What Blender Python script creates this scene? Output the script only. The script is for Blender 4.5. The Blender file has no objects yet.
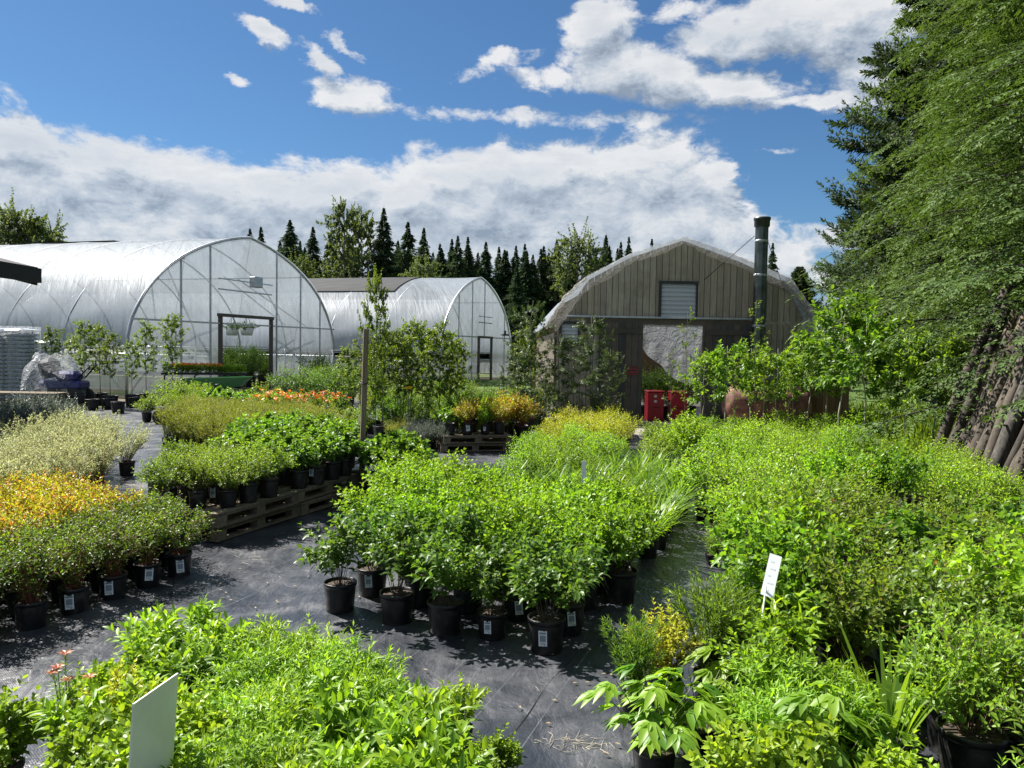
import bpy, math, random
import numpy as np
from mathutils import Matrix, Vector

R = math.radians
SC = bpy.context.scene
COL = SC.collection
rng = np.random.default_rng(11)
rnd = random.Random(5)

# ------------------------------------------------------------------ camera
CAM_H, F, W, H = 1.8, 773.0, 1024, 768
cam_d = bpy.data.cameras.new('camera')
cam = bpy.data.objects.new('camera', cam_d)
COL.objects.link(cam)
cam_d.sensor_width = 36.0
cam_d.lens = 36.0 * F / W
cam_d.clip_start, cam_d.clip_end = 0.05, 3000
MCAM = Matrix.Translation((0, 0, CAM_H)) @ Matrix.Rotation(R(90 - 2.67), 4, 'X') @ Matrix.Rotation(R(1.0), 4, 'Z')
cam.matrix_world = MCAM
SC.camera = cam
_R3 = MCAM.to_3x3()

def ray(px, py):
    return _R3 @ Vector(((px - 512) / F, (384 - py) / F, -1.0))
def G(px, py, z=0.0):
    """point of the plane at height z that the photo shows at a pixel"""
    v = ray(px, py)
    k = (z - CAM_H) / v.z
    return Vector((v.x * k, v.y * k, z))
def D(px, py, y):
    """point at distance y (world Y) seen at a pixel"""
    v = ray(px, py)
    k = y / v.y
    return Vector((v.x * k, y, CAM_H + v.z * k))
def azel(px, py):
    v = ray(px, py)
    return math.degrees(math.atan2(v.x, v.y)), math.degrees(math.atan2(v.z, math.hypot(v.x, v.y)))

# the nursery beds run along U (about 20 degrees right of the view), rows across along V
GA = R(20)
U = Vector((math.sin(GA), math.cos(GA), 0))
V = Vector((math.cos(GA), -math.sin(GA), 0))

# ------------------------------------------------------------------ scene objects
def tag(o, label, cat, group=None):
    o['label'] = label
    o['category'] = cat
    if group: o['group'] = group
    return o
def thing(name, label, cat, loc=(0, 0, 0), rz=0.0, group=None, scale=1.0):
    o = bpy.data.objects.new(name, None)
    COL.objects.link(o)
    o.location = loc
    o.rotation_euler = (0, 0, rz)
    o.scale = (scale,) * 3
    o.empty_display_size = 0.1
    return tag(o, label, cat, group)
def link(name, me, parent=None, loc=None, rot=None, label=None):
    o = bpy.data.objects.new(name, me)
    COL.objects.link(o)
    if parent is not None: o.parent = parent
    if loc is not None: o.location = loc
    if rot is not None: o.rotation_euler = rot
    if label: o['label'] = label
    return o

# ------------------------------------------------------------------ mesh builder
class MB:
    def __init__(self):
        self.V, self.n = [], 0
        self.F, self.M, self.A, self.S = [], [], [], []
    def add(self, verts, faces, mat=0, var=None, smooth=False):
        verts = np.asarray(verts, dtype=np.float32).reshape(-1, 3)
        if not isinstance(faces, (list, tuple)): faces = [faces]
        elif len(faces) and not isinstance(faces[0], np.ndarray):
            by = {}
            for f in faces: by.setdefault(len(f), []).append(f)
            faces = [np.array(v) for v in by.values()]
            if var is not None and not np.isscalar(var): var = 0.5
        for f in faces:
            f = np.asarray(f, dtype=np.int64)
            self.F.append(f + self.n)
            self.M.append(np.full(len(f), mat, dtype=np.int32))
            if var is None: a = np.full(len(f), 0.5, dtype=np.float32)
            elif np.isscalar(var): a = np.full(len(f), var, dtype=np.float32)
            else:
                var = np.asarray(var, dtype=np.float32)
                a = np.repeat(var, len(f) // len(var)).astype(np.float32)
            self.A.append(a)
            self.S.append(np.full(len(f), smooth, dtype=bool))
        self.V.append(verts)
        self.n += len(verts)
    def mesh(self, name, mats):
        me = bpy.data.meshes.new(name)
        v = np.concatenate(self.V)
        tot = np.concatenate([np.full(len(f), f.shape[1], dtype=np.int32) for f in self.F])
        idx = np.concatenate([f.ravel() for f in self.F]).astype(np.int32)
        start = np.concatenate([[0], np.cumsum(tot)[:-1]]).astype(np.int32)
        me.vertices.add(len(v)); me.vertices.foreach_set('co', v.ravel())
        me.loops.add(len(idx)); me.loops.foreach_set('vertex_index', idx)
        me.polygons.add(len(tot)); me.polygons.foreach_set('loop_start', start); me.polygons.foreach_set('loop_total', tot)
        me.polygons.foreach_set('material_index', np.concatenate(self.M))
        me.polygons.foreach_set('use_smooth', np.concatenate(self.S))
        if not isinstance(mats, (list, tuple)): mats = [mats]
        for m in mats: me.materials.append(m)
        at = me.attributes.new('var', 'FLOAT', 'FACE')
        at.data.foreach_set('value', np.concatenate(self.A))
        me.update(calc_edges=True)
        return me
    def obj(self, name, mats, parent=None, loc=None, rot=None, label=None):
        return link(name, self.mesh(name, mats), parent, loc, rot, label)
    # ---- shapes
    def box(self, c, s, mat=0, var=None, rot=None, bev=0.0):
        hx, hy, hz = s[0] / 2, s[1] / 2, s[2] / 2
        b = min(bev, hx * .9, hy * .9, hz * .9)
        if b <= 0:
            v = np.array([(x, y, z) for x in (-hx, hx) for y in (-hy, hy) for z in (-hz, hz)])
            f = np.array([(0, 1, 3, 2), (4, 6, 7, 5), (0, 4, 5, 1), (2, 3, 7, 6), (0, 2, 6, 4), (1, 5, 7, 3)])
            fs = [f]
        else:
            v, idx = [], {}
            for sx in (-1, 1):
                for sy in (-1, 1):
                    for sz in (-1, 1):
                        for a in range(3):
                            p = [sx * (hx - b), sy * (hy - b), sz * (hz - b)]
                            p[a] = (sx * hx, sy * hy, sz * hz)[a]
                            idx[sx, sy, sz, a] = len(v); v.append(p)
            q, t = [], []
            o = (-1, 1)
            for s_ in o:
                q.append([idx[s_, -1, -1, 0], idx[s_, 1, -1, 0], idx[s_, 1, 1, 0], idx[s_, -1, 1, 0]])
                q.append([idx[-1, s_, -1, 1], idx[1, s_, -1, 1], idx[1, s_, 1, 1], idx[-1, s_, 1, 1]])
                q.append([idx[-1, -1, s_, 2], idx[1, -1, s_, 2], idx[1, 1, s_, 2], idx[-1, 1, s_, 2]])
            for i in o:
                for j in o:
                    q.append([idx[i, j, -1, 0], idx[i, j, 1, 0], idx[i, j, 1, 1], idx[i, j, -1, 1]])
                    q.append([idx[i, -1, j, 0], idx[i, 1, j, 0], idx[i, 1, j, 2], idx[i, -1, j, 2]])
                    q.append([idx[-1, i, j, 1], idx[1, i, j, 1], idx[1, i, j, 2], idx[-1, i, j, 2]])
                    for k in o: t.append([idx[i, j, k, 0], idx[i, j, k, 1], idx[i, j, k, 2]])
            v = np.array(v); fs = [np.array(q), np.array(t)]
        if rot is not None:
            m = np.array(rot.to_3x3() if hasattr(rot, 'to_3x3') else rot)
            v = v @ m.T
        self.add(v + np.array(c), fs, mat, var)
    def beam(self, a, b, w, h, mat=0, var=None, up=(0, 0, 1), bev=0.0):
        a, b = Vector(a), Vector(b)
        t = b - a; L = t.length; t.normalize()
        s = t.cross(Vector(up))
        if s.length < 1e-4: s = t.cross(Vector((0, 1, 0)))
        s.normalize(); n = s.cross(t)
        m = Matrix((t, s, n)).transposed()
        self.box((a + b) / 2, (L, w, h), mat, var, m, bev)
    def tube(self, pts, r, k=8, mat=0, var=None, cap=True, smooth=True):
        P = np.array([tuple(p) for p in pts], dtype=float)
        m = len(P)
        r = np.broadcast_to(np.asarray(r, dtype=float), (m,))
        T = np.gradient(P, axis=0); T /= np.linalg.norm(T, axis=1)[:, None] + 1e-9
        ref = np.array((0, 0, 1.0)) if abs(T[:, 2]).mean() < .8 else np.array((1.0, 0.2, 0))
        A = np.cross(T, ref); A /= np.linalg.norm(A, axis=1)[:, None] + 1e-9
        B = np.cross(T, A)
        an = np.arange(k) * 2 * np.pi / k
        v = P[:, None] + r[:, None, None] * (np.cos(an)[None, :, None] * A[:, None] + np.sin(an)[None, :, None] * B[:, None])
        i = np.arange(m - 1)[:, None] * k; j = np.arange(k)[None]
        q = np.stack([i + j, i + (j + 1) % k, i + k + (j + 1) % k, i + k + j], -1).reshape(-1, 4)
        fs = [q]
        if cap: fs += [np.arange(k)[::-1][None], (np.arange(k) + (m - 1) * k)[None]]
        self.add(v, fs, mat, var, smooth)
    def lathe(self, prof, k=20, c=(0, 0, 0), mat=0, var=None, smooth=True, cap=False):
        prof = np.array(prof, dtype=float); m = len(prof)
        an = np.arange(k) * 2 * np.pi / k
        v = np.stack([prof[:, 0, None] * np.cos(an), prof[:, 0, None] * np.sin(an), np.repeat(prof[:, 1, None], k, 1)], -1) + np.array(c)
        i = np.arange(m - 1)[:, None] * k; j = np.arange(k)[None]
        q = np.stack([i + j, i + (j + 1) % k, i + k + (j + 1) % k, i + k + j], -1).reshape(-1, 4)
        fs = [q]
        if cap: fs += [np.arange(k)[::-1][None], (np.arange(k) + (m - 1) * k)[None]]
        self.add(v, fs, mat, var, smooth)
    def grid(self, P, mat=0, var=None, smooth=True):
        P = np.asarray(P); a, b = P.shape[:2]
        i = np.arange(a - 1)[:, None] * b; j = np.arange(b - 1)[None]
        q = np.stack([i + j, i + b + j, i + b + j + 1, i + j + 1], -1).reshape(-1, 4)
        self.add(P, [q], mat, var, smooth)

# ------------------------------------------------------------------ leaves on stems
def nrm(a): return a / (np.linalg.norm(a, axis=-1, keepdims=True) + 1e-9)
TM = {
 'ovate': ([(0, 0, 0), (.42, -.5, .16), (.42, 0, 0), (.42, .5, .16), (1, 0, 0)], [[(0, 2, 1), (0, 3, 2), (1, 2, 4), (2, 3, 4)]]),
 'fine': ([(0, 0, 0), (.22, -.40, .14), (.22, 0, 0), (.22, .40, .14), (.6, -.42, .16), (.6, 0, 0), (.6, .42, .16), (1, 0, 0)],
          [[(0, 2, 1), (0, 3, 2), (4, 5, 7), (5, 6, 7)], [(1, 2, 5, 4), (2, 3, 6, 5)]]),
 'diamond': ([(0, 0, 0), (.45, -.5, 0), (1, 0, 0), (.45, .5, 0)], [[(0, 1, 2, 3)]]),
 'kite': ([(0, -.2, 0), (.6, -.5, 0), (1, 0, 0), (.6, .5, 0), (0, .2, 0)], [[(0, 1, 2, 3, 4)]]),
 'strip': ([(0, -.5, 0), (1, -.35, 0), (1, .35, 0), (0, .5, 0)], [[(0, 1, 2, 3)]]),
 'blade': ([(0, -.35, .1), (0, .35, .1), (.3, -.5, .1), (.3, .5, .1), (.6, -.45, .1), (.6, .45, .1), (.85, -.25, 0), (.85, .25, 0), (1, 0, 0)],
           [[(0, 2, 3, 1), (2, 4, 5, 3), (4, 6, 7, 5)], [(6, 8, 7)]]),
}
def leaves(mb, P, Dv, N, L, Wd, tm, droop=0.1, mat=0, var=None):
    t, fs = TM[tm]
    t = np.array(t)
    T = nrm(Dv); S = nrm(np.cross(T, N)); Nn = np.cross(S, T)
    n = len(P)
    L = np.broadcast_to(L, (n,)); Wd = np.broadcast_to(Wd, (n,)); droop = np.broadcast_to(droop, (n,))
    v = (P[:, None] + T[:, None] * (t[None, :, 0, None] * L[:, None, None])
         + S[:, None] * (t[None, :, 1, None] * Wd[:, None, None])
         + Nn[:, None] * (t[None, :, 2, None] * Wd[:, None, None])
         - np.array((0, 0, 1.0)) * ((t[None, :, 0] ** 2)[..., None] * (droop * L)[:, None, None]))
    k = len(t)
    faces = [(np.array(f)[None] + (np.arange(n) * k)[:, None, None]).reshape(-1, len(f[0])) for f in fs]
    if var is None: var = rng.random(n)
    mb.add(v, faces, mat, var, tm == 'fine')
def bez(P0, P1, P2, t):
    t = np.asarray(t)
    if t.ndim == 1: t = t[None]
    t = t[..., None]
    P = (1 - t) ** 2 * P0[:, None] + 2 * t * (1 - t) * P1[:, None] + t * t * P2[:, None]
    T = 2 * (1 - t) * (P1 - P0)[:, None] + 2 * t * (P2 - P1)[:, None]
    return P, nrm(T)
def stems(mb, B, m=4, r0=.003, r1=.001, mat=1, k=3, var=.5):
    P, T = bez(*B, np.linspace(0, 1, m))
    S = len(P)
    A = nrm(np.cross(T, np.array((.3, .2, .93)))); Bn = np.cross(T, A)
    r0 = np.broadcast_to(r0, (S,)); r1 = np.broadcast_to(r1, (S,))
    r = r0[:, None] + (r1 - r0)[:, None] * np.linspace(0, 1, m)[None]
    an = np.arange(k) * 2 * np.pi / k
    v = P[:, :, None] + r[..., None, None] * (np.cos(an)[None, None, :, None] * A[:, :, None] + np.sin(an)[None, None, :, None] * Bn[:, :, None])
    s = (np.arange(S) * m * k)[:, None, None]; i = (np.arange(m - 1) * k)[None, :, None]; j = np.arange(k)[None, None]
    q = np.stack([s + i + j, s + i + (j + 1) % k, s + i + k + (j + 1) % k, s + i + k + j], -1).reshape(-1, 4)
    mb.add(v, [q], mat, var, True)
def leafy(mb, B, n, per, L, Wd, tm, ang=55, t0=.25, t1=1.0, droop=.15, mat=0, up=.6, tip=.75, jit=.25, tvar=.3, vlo=0., vhi=1., flat=False):
    """leaves at n nodes along each bezier stem, per leaves at a node"""
    S = len(B[0])
    t = np.linspace(t0, t1, n)[None] + (rng.random((S, n)) - .5) * (t1 - t0) / n
    t = np.clip(t, 0, 1)
    P, T = bez(*B, t)
    A = nrm(np.cross(T, np.array((.12, .07, .99)))); Bn = np.cross(T, A)
    ph0 = rng.random((S, 1)) * 6.28 + np.arange(n)[None] * (math.pi / 2 if per == 2 else 2.4)
    if flat: ph0 = np.zeros((S, n))
    for k in range(per):
        ph = ph0 + k * 2 * math.pi / per + (rng.random((S, n)) - .5) * (.25 if flat else .7)
        a = R(ang) * (1 - .45 * t ** 3) + (rng.random((S, n)) - .5) * .5
        d = np.cos(a)[..., None] * T + np.sin(a)[..., None] * (np.cos(ph)[..., None] * A + np.sin(ph)[..., None] * Bn)
        N = nrm(T - (T * d).sum(-1, keepdims=True) * d) * (1 - up) + np.array((0, 0, up)) + (rng.random((S, n, 3)) - .5) * jit * 2
        sz = (1 - jit / 2 + rng.random((S, n)) * jit) * (1 - (1 - tip) * t ** 2) * (.8 + .2 * np.minimum(1, t * 3))
        var = np.clip(vlo + (vhi - vlo) * (rng.random((S, n)) * (1 - tvar) + tvar * t), 0, 1)
        f = lambda x: x.reshape(-1, *x.shape[2:])
        leaves(mb, f(P), f(d), f(N), f(sz) * L, f(sz) * Wd, tm, droop * (.5 + rng.random(S * n)), mat, f(var))
def domestems(n, H_, R_, base=.04, flat=.5, z0=0., hv=.25, pw=.5):
    q = rng.random(n) ** pw; a = rng.random(n) * 2 * np.pi
    h = H_ * (1 - flat * q ** 2) * (1 - hv + hv * rng.random(n))
    E = np.stack([R_ * q * np.cos(a), R_ * q * np.sin(a), z0 + h], -1)
    P0 = np.stack([base * q * np.cos(a + .4), base * q * np.sin(a + .4), np.full(n, z0)], -1)
    P1 = P0 * .6 + E * .4; P1[:, 2] = z0 + h * .62
    P1[:, :2] *= .9
    return P0, P1, E
def shoots(B, k, ln, t0=.4, t1=.95, ang=50, rise=.5):
    S = len(B[0])
    t = t0 + (t1 - t0) * rng.random((S, k))
    P, T = bez(*B, t)
    P = P.reshape(-1, 3); T = T.reshape(-1, 3)
    A = nrm(np.cross(T, np.array((.12, .07, .99)))); Bn = np.cross(T, A)
    ph = rng.random(len(P)) * 6.28; a = R(ang) + (rng.random(len(P)) - .5) * .6
    d = np.cos(a)[:, None] * T + np.sin(a)[:, None] * (np.cos(ph)[:, None] * A + np.sin(ph)[:, None] * Bn)
    l = ln * (.6 + .6 * rng.random(len(P)))[:, None]
    E = P + d * l; E[:, 2] += l[:, 0] * rise * .5
    return P, P + d * l * .5, E
def cat(*Bs): return tuple(np.concatenate([b[i] for b in Bs]) for i in range(3))
CLOUD, SKYTINT, SKYSTR, SUNSTR, EXPO = 8.8, (.50, .755, .97), .038, 5.0, 1.42
# ------------------------------------------------------------------ materials
class NT:
    def __init__(self, nt): self.nt, self.n, self.l = nt, nt.nodes, nt.links
    def new(self, t, **kw):
        x = self.n.new(t)
        for k, v in kw.items(): setattr(x, k, v)
        return x
    def put(self, sock, v):
        if isinstance(v, bpy.types.NodeSocket): self.l.new(v, sock)
        elif v is not None:
            if isinstance(v, (tuple, list)) and len(v) == 3 and sock.type == 'RGBA': v = (*v, 1)
            sock.default_value = v
    def m(self, op, a, b=None, c=None, clamp=False):
        x = self.new('ShaderNodeMath', operation=op, use_clamp=clamp)
        self.put(x.inputs[0], a); self.put(x.inputs[1], b); self.put(x.inputs[2], c)
        return x.outputs[0]
    def mix(self, f, a, b, t='RGBA', blend='MIX'):
        x = self.new('ShaderNodeMix', data_type=t)
        if t == 'RGBA': x.blend_type = blend; i, o = (0, 6, 7), 2
        else: i, o = (0, 2, 3), 0
        self.put(x.inputs[i[0]], f); self.put(x.inputs[i[1]], a); self.put(x.inputs[i[2]], b)
        return x.outputs[o]
    def noise(self, vec, scale, detail=4, rough=.55, dist=0., out='Fac'):
        x = self.new('ShaderNodeTexNoise')
        self.put(x.inputs['Vector'], vec); x.inputs['Scale'].default_value = scale
        x.inputs['Detail'].default_value = detail; x.inputs['Roughness'].default_value = rough; x.inputs['Distortion'].default_value = dist
        return x.outputs[out]
    def ramp(self, f, stops, interp='LINEAR'):
        x = self.new('ShaderNodeValToRGB'); x.color_ramp.interpolation = interp
        e = x.color_ramp.elements
        while len(e) < len(stops): e.new(.5)
        for el, (p, c) in zip(e, stops):
            el.position = p; el.color = (*c, 1) if isinstance(c, tuple) else (c, c, c, 1)
        self.put(x.inputs[0], f)
        return x.outputs[0]
    def smooth(self, v, a, b, lo=0., hi=1.):
        x = self.new('ShaderNodeMapRange', interpolation_type='SMOOTHSTEP')
        self.put(x.inputs[0], v)
        for i, q in zip((1, 2, 3, 4), (a, b, lo, hi)): self.put(x.inputs[i], q)
        return x.outputs[0]
    def map(self, vec, scale=(1, 1, 1), rot=(0, 0, 0), loc=(0, 0, 0)):
        x = self.new('ShaderNodeMapping'); self.put(x.inputs[0], vec)
        x.inputs[1].default_value = loc; x.inputs[2].default_value = rot; x.inputs[3].default_value = scale
        return x.outputs[0]
    def attr(self, name='var'): return self.new('ShaderNodeAttribute', attribute_name=name).outputs['Fac']
    def oc(self): return self.new('ShaderNodeTexCoord').outputs['Object']
    def rand(self): return self.new('ShaderNodeObjectInfo').outputs['Random']
    def bump(self, h, s=.3, d=.02):
        x = self.new('ShaderNodeBump'); x.inputs['Strength'].default_value = s; x.inputs['Distance'].default_value = d
        self.put(x.inputs['Height'], h)
        return x.outputs[0]
    def pbr(self, col, rough=.6, nor=None, metal=0., spec=.5, **kw):
        x = self.new('ShaderNodeBsdfPrincipled')
        self.put(x.inputs['Base Color'], col); self.put(x.inputs['Roughness'], rough); self.put(x.inputs['Metallic'], metal)
        self.put(x.inputs['Specular IOR Level'], spec); self.put(x.inputs['Normal'], nor)
        for k, v in kw.items(): self.put(x.inputs[k], v)
        return x.outputs[0]
    def mixs(self, f, a, b):
        x = self.new('ShaderNodeMixShader'); self.put(x.inputs[0], f); self.l.new(a, x.inputs[1]); self.l.new(b, x.inputs[2])
        return x.outputs[0]
    def out(self, s): self.l.new(s, self.new('ShaderNodeOutputMaterial').inputs['Surface'])
def mat(name):
    m = bpy.data.materials.new(name); m.use_nodes = True; m.node_tree.nodes.clear()
    return m, NT(m.node_tree)

def leaf_mat(name, c1, c2, trans=.5, rough=.40, c3=None, tcol=(1.45, 1.38, .42), spec=.35, c3at=.945):
    """c1 old leaf, c2 young leaf, c3 a third colour that a few leaves have"""
    if not name.startswith(("needle", "petal", "leaf_far", "leaf_gold", "leaf_yellow", "leaf_blue", "leaf_dappled")): c1, c2 = ((c[0] * 1.36, c[1] * 1.34, c[2] * 1.05) for c in (c1, c2))
    m, n = mat(name)
    v = n.attr()
    stops = [(0., c1), (.75, c2)] + ([(c3at, c2), (min(1., c3at + .03), c3)] if c3 else [])
    col = n.ramp(v, stops)
    hs = n.new('ShaderNodeHueSaturation'); r = n.rand()
    n.put(hs.inputs['Hue'], n.m('ADD', n.m('MULTIPLY', n.m('SUBTRACT', r, .5), .022), .5))
    n.put(hs.inputs['Value'], n.m('ADD', n.m('MULTIPLY', n.m('FRACT', n.m('MULTIPLY', r, 37.3)), .42), .78))
    n.put(hs.inputs['Color'], col)
    c = hs.outputs[0]
    p = n.pbr(c, rough, spec=spec)
    t = n.new('ShaderNodeBsdfTranslucent')
    n.put(t.inputs[0], n.mix(1., c, tcol, blend='MULTIPLY'))
    n.out(n.mixs(trans, p, t.outputs[0]))
    return m
def plain(name, col, rough=.6, metal=0., spec=.5, nscale=None, namt=.25, bump=None, vary=False):
    m, n = mat(name)
    c = col
    oc = n.oc()
    if nscale:
        f = n.noise(oc, nscale, 5, .6)
        c = n.mix(n.smooth(f, .3, .7), tuple(x * (1 - namt) for x in col), tuple(min(1, x * (1 + namt)) for x in col))
    if vary: c = n.mix(n.m('MULTIPLY', n.attr(), .5), c, tuple(x * .55 for x in col))
    nor = n.bump(n.noise(oc, bump[0], 4), bump[1], bump[2]) if bump else None
    n.out(n.pbr(c, rough, nor, metal, spec))
    return m

M = {}
def pot_mat():
    m, n = mat('black_pot_plastic'); oc = n.oc(); r = n.rand()
    f = n.smooth(n.noise(oc, 16, 5, .65), .45, .75)
    d = n.m('MULTIPLY', f, n.m('MULTIPLY', r, .8))
    n.out(n.pbr(n.mix(d, (.006, .0068, .009), (.075, .066, .056)), n.mix(d, .40, .85, 'FLOAT'), spec=.5))
    return m
M['pot'] = pot_mat()
M['soil'] = plain('potting_soil', (.05, .036, .026), .95, nscale=60, namt=.7, bump=(90, .8, .01))
M['white'] = plain('white_label_plastic', (.78, .8, .8), .45)
M['ink'] = plain('grey_print', (.22, .27, .32), .6)
M['inkfaint'] = plain('faint_print', (.66, .69, .74), .6)
M['stem'] = plain('green_stem', (.09, .12, .035), .6)
M['twig'] = plain('brown_twig', (.11, .075, .05), .8)
M['redstem'] = plain('reddish_stem', (.2, .06, .04), .7)
M['darktwig'] = plain('dark_twig', (.035, .028, .022), .9)
M['bark'] = plain('grey_bark', (.13, .115, .095), .9, nscale=9, namt=.4, bump=(25, .7, .02))
M['paletrunk'] = plain('pale_stem_bark', (.36, .33, .27), .85, nscale=14, namt=.35)
M['steel'] = plain('galvanised_steel', (.42, .44, .46), .42, .6, nscale=6, namt=.2)
M['blacksteel'] = plain('black_steel', (.02, .02, .022), .45, .3)
M['rubber'] = plain('tyre_rubber', (.015, .015, .016), .7)
M['darkroof'] = plain('dark_shingle', (.035, .035, .038), .9, nscale=12, namt=.4)

def wood(name, c1, c2, grain=(14, 14, .9), rough=.85, var=True, stain=.5):
    m, n = mat(name)
    oc = n.oc()
    g = n.noise(n.map(oc, grain), 3.0, 6, .65, .4)
    c = n.ramp(n.smooth(g, .25, .75), [(0, c1), (1, c2)])
    if var:
        a = n.attr()
        c = n.mix(n.m('MULTIPLY', a, 1.), c, n.mix(.5, c, tuple(x * .4 for x in c1)))
        c = n.mix(n.m('MULTIPLY', n.m('FRACT', n.m('MULTIPLY', a, 7.31)), .3), c, (.30, .22, .14))
    s = n.noise(oc, 1.3, 4, .6)
    c = n.mix(n.m('MULTIPLY', n.smooth(s, .45, .75), stain), c, tuple(x * .4 for x in c1))
    n.out(n.pbr(c, rough, n.bump(g, .5, .01), spec=.25))
    return m
M['barnwood'] = wood('weathered_barn_boards', (.31, .275, .225), (.57, .51, .41), (16, 16, .7))
M['doorwood'] = wood('dark_grey_boards', (.05, .054, .055), (.10, .105, .105), (16, 16, .7))
M['pallet'] = wood('pallet_wood', (.10, .082, .06), (.26, .22, .165), (6, 6, 6))
M['post'] = wood('post_wood', (.13, .10, .07), (.24, .19, .13), (30, 30, 1.2), var=False)
M['brownboard'] = wood('brown_boards', (.10, .06, .03), (.2, .125, .065), (16, 16, .7))
M['log'] = wood('weathered_logs', (.026, .024, .022), (.12, .11, .098), (10, 10, .35), stain=.75)

def film(name, alpha, col=(.82, .85, .88), rough=.28, wscale=(1, .25, 1.0), bs=.55, spec=.5, rot=0., det=2):
    m, n = mat(name)
    oc = n.oc()
    oc_ = n.map(oc, (1, 1, 1), (0, 0, rot)) if rot else oc
    w = n.noise(n.map(oc_, wscale), 2.2, det, .5, .8)
    w2 = n.noise(n.map(oc_, (wscale[0] * 3, wscale[1] * 3, wscale[2] * 3)), 2.0, det, .5, 1.2)
    nor = n.bump(n.m('ADD', w, n.m('MULTIPLY', w2, .3)), bs, .25)
    dirt = n.noise(oc, .8, 5, .6)
    c = n.mix(n.smooth(dirt, .35, .8), col, tuple(x * .86 for x in col))
    p = n.pbr(c, rough, nor, spec=spec)
    t = n.new('ShaderNodeBsdfTranslucent'); n.put(t.inputs[0], c); n.put(t.inputs['Normal'], nor)
    s = n.mixs(.5, p, t.outputs[0])
    tr = n.new('ShaderNodeBsdfTransparent'); tr.inputs[0].default_value = (.96, .98, 1, 1)
    f = n.m('SUBTRACT', alpha, n.m('MULTIPLY', n.smooth(w, .4, .75), -.12), clamp=True)
    n.out(n.mixs(f, tr.outputs[0], s))
    return m
M['film'] = film('greenhouse_film', .76, col=(.36, .405, .46), wscale=(1.6, .22, .22), rot=R(-17.8), rough=.5, bs=.16, spec=.22)
M['filmwall'] = film('end_wall_film', .52, col=(.66, .69, .71), wscale=(1, 1, .3), bs=.3)
M['filmloose'] = film('loose_film', .48, det=5, col=(.50, .475, .43), wscale=(3, 3, 3), bs=.9)
M['curtain'] = film('curtain_film', .86, det=4, col=(.66, .66, .65), wscale=(3, 3, 3), bs=.8)
M['wrap'] = film('clear_wrap', .26, det=6, col=(.8, .82, .86), wscale=(4, 4, 4), bs=1., rough=.15)

def shade():
    m, n = mat('black_shade_cloth')
    oc = n.oc()
    f = n.noise(n.map(oc, (.4, 2, 1)), 2, 4, .6)
    c = n.mix(n.smooth(f, .3, .7), (.022, .024, .027), (.045, .047, .05))
    n.out(n.pbr(c, .8, n.bump(f, .3, .1), spec=.2))
    return m
M['shade'] = shade()

def fabric():
    m, n = mat('woven_ground_fabric')
    oc = n.oc()
    x = n.new('ShaderNodeSeparateXYZ'); n.put(x.inputs[0], oc)
    wav = n.m('MULTIPLY', n.m('SINE', n.m('MULTIPLY', x.outputs[0], 480.)), n.m('SINE', n.m('MULTIPLY', x.outputs[1], 480.)))
    big = n.noise(n.map(oc, (1, .6, 1), (0, 0, -GA)), 6.5, 4, .58, .9)
    fold = n.noise(n.map(oc, (2.6, .6, 1), (0, 0, -GA + .35)), 3.0, 3, .5, .5)
    fine = n.noise(oc, 70, 4, .6)
    hgt = n.m('ADD', n.m('ADD', n.m('MULTIPLY', big, 1.0), n.m('MULTIPLY', fold, .75)), n.m('ADD', n.m('MULTIPLY', wav, .010), n.m('MULTIPLY', fine, .045)))
    dust = n.noise(oc, 1.7, 8, .68, .6)
    grit = n.noise(oc, 140, 3, .7)
    d = n.m('MULTIPLY', n.smooth(dust, .38, .72), n.smooth(grit, .35, .7, .55, 1))
    c = n.mix(d, (.022, .025, .033), (.100, .102, .112))
    # thin guide stripes woven into the cloth every 30 cm
    ur = n.m('ADD', n.m('MULTIPLY', x.outputs[0], math.cos(GA)), n.m('MULTIPLY', x.outputs[1], -math.sin(GA)))
    fr = n.m('ABSOLUTE', n.m('SUBTRACT', n.m('FRACT', n.m('MULTIPLY', ur, 1 / .31)), .5))
    st = n.smooth(fr, .0, .012, 1, 0)
    c = n.mix(n.m('MULTIPLY', st, n.smooth(dust, .3, .55, .75, .25)), c, (.20, .21, .22))
    n.out(n.pbr(c, n.mix(d, .33, .55, 'FLOAT'), n.bump(hgt, .55, .035), spec=.55))
    return m
M['fabric'] = fabric()
def ground():
    m, n = mat('grassy_soil')
    oc = n.oc()
    f = n.noise(oc, .35, 8, .65); g = n.noise(oc, 9, 6, .65)
    c = n.mix(n.smooth(f, .42, .6), (.055, .085, .022), (.14, .115, .08))
    c = n.mix(n.m('MULTIPLY', n.smooth(g, .35, .7), .6), c, (.04, .055, .018))
    n.out(n.pbr(c, .95, n.bump(g, .8, .05), spec=.2))
    return m
M['ground'] = ground()

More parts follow.
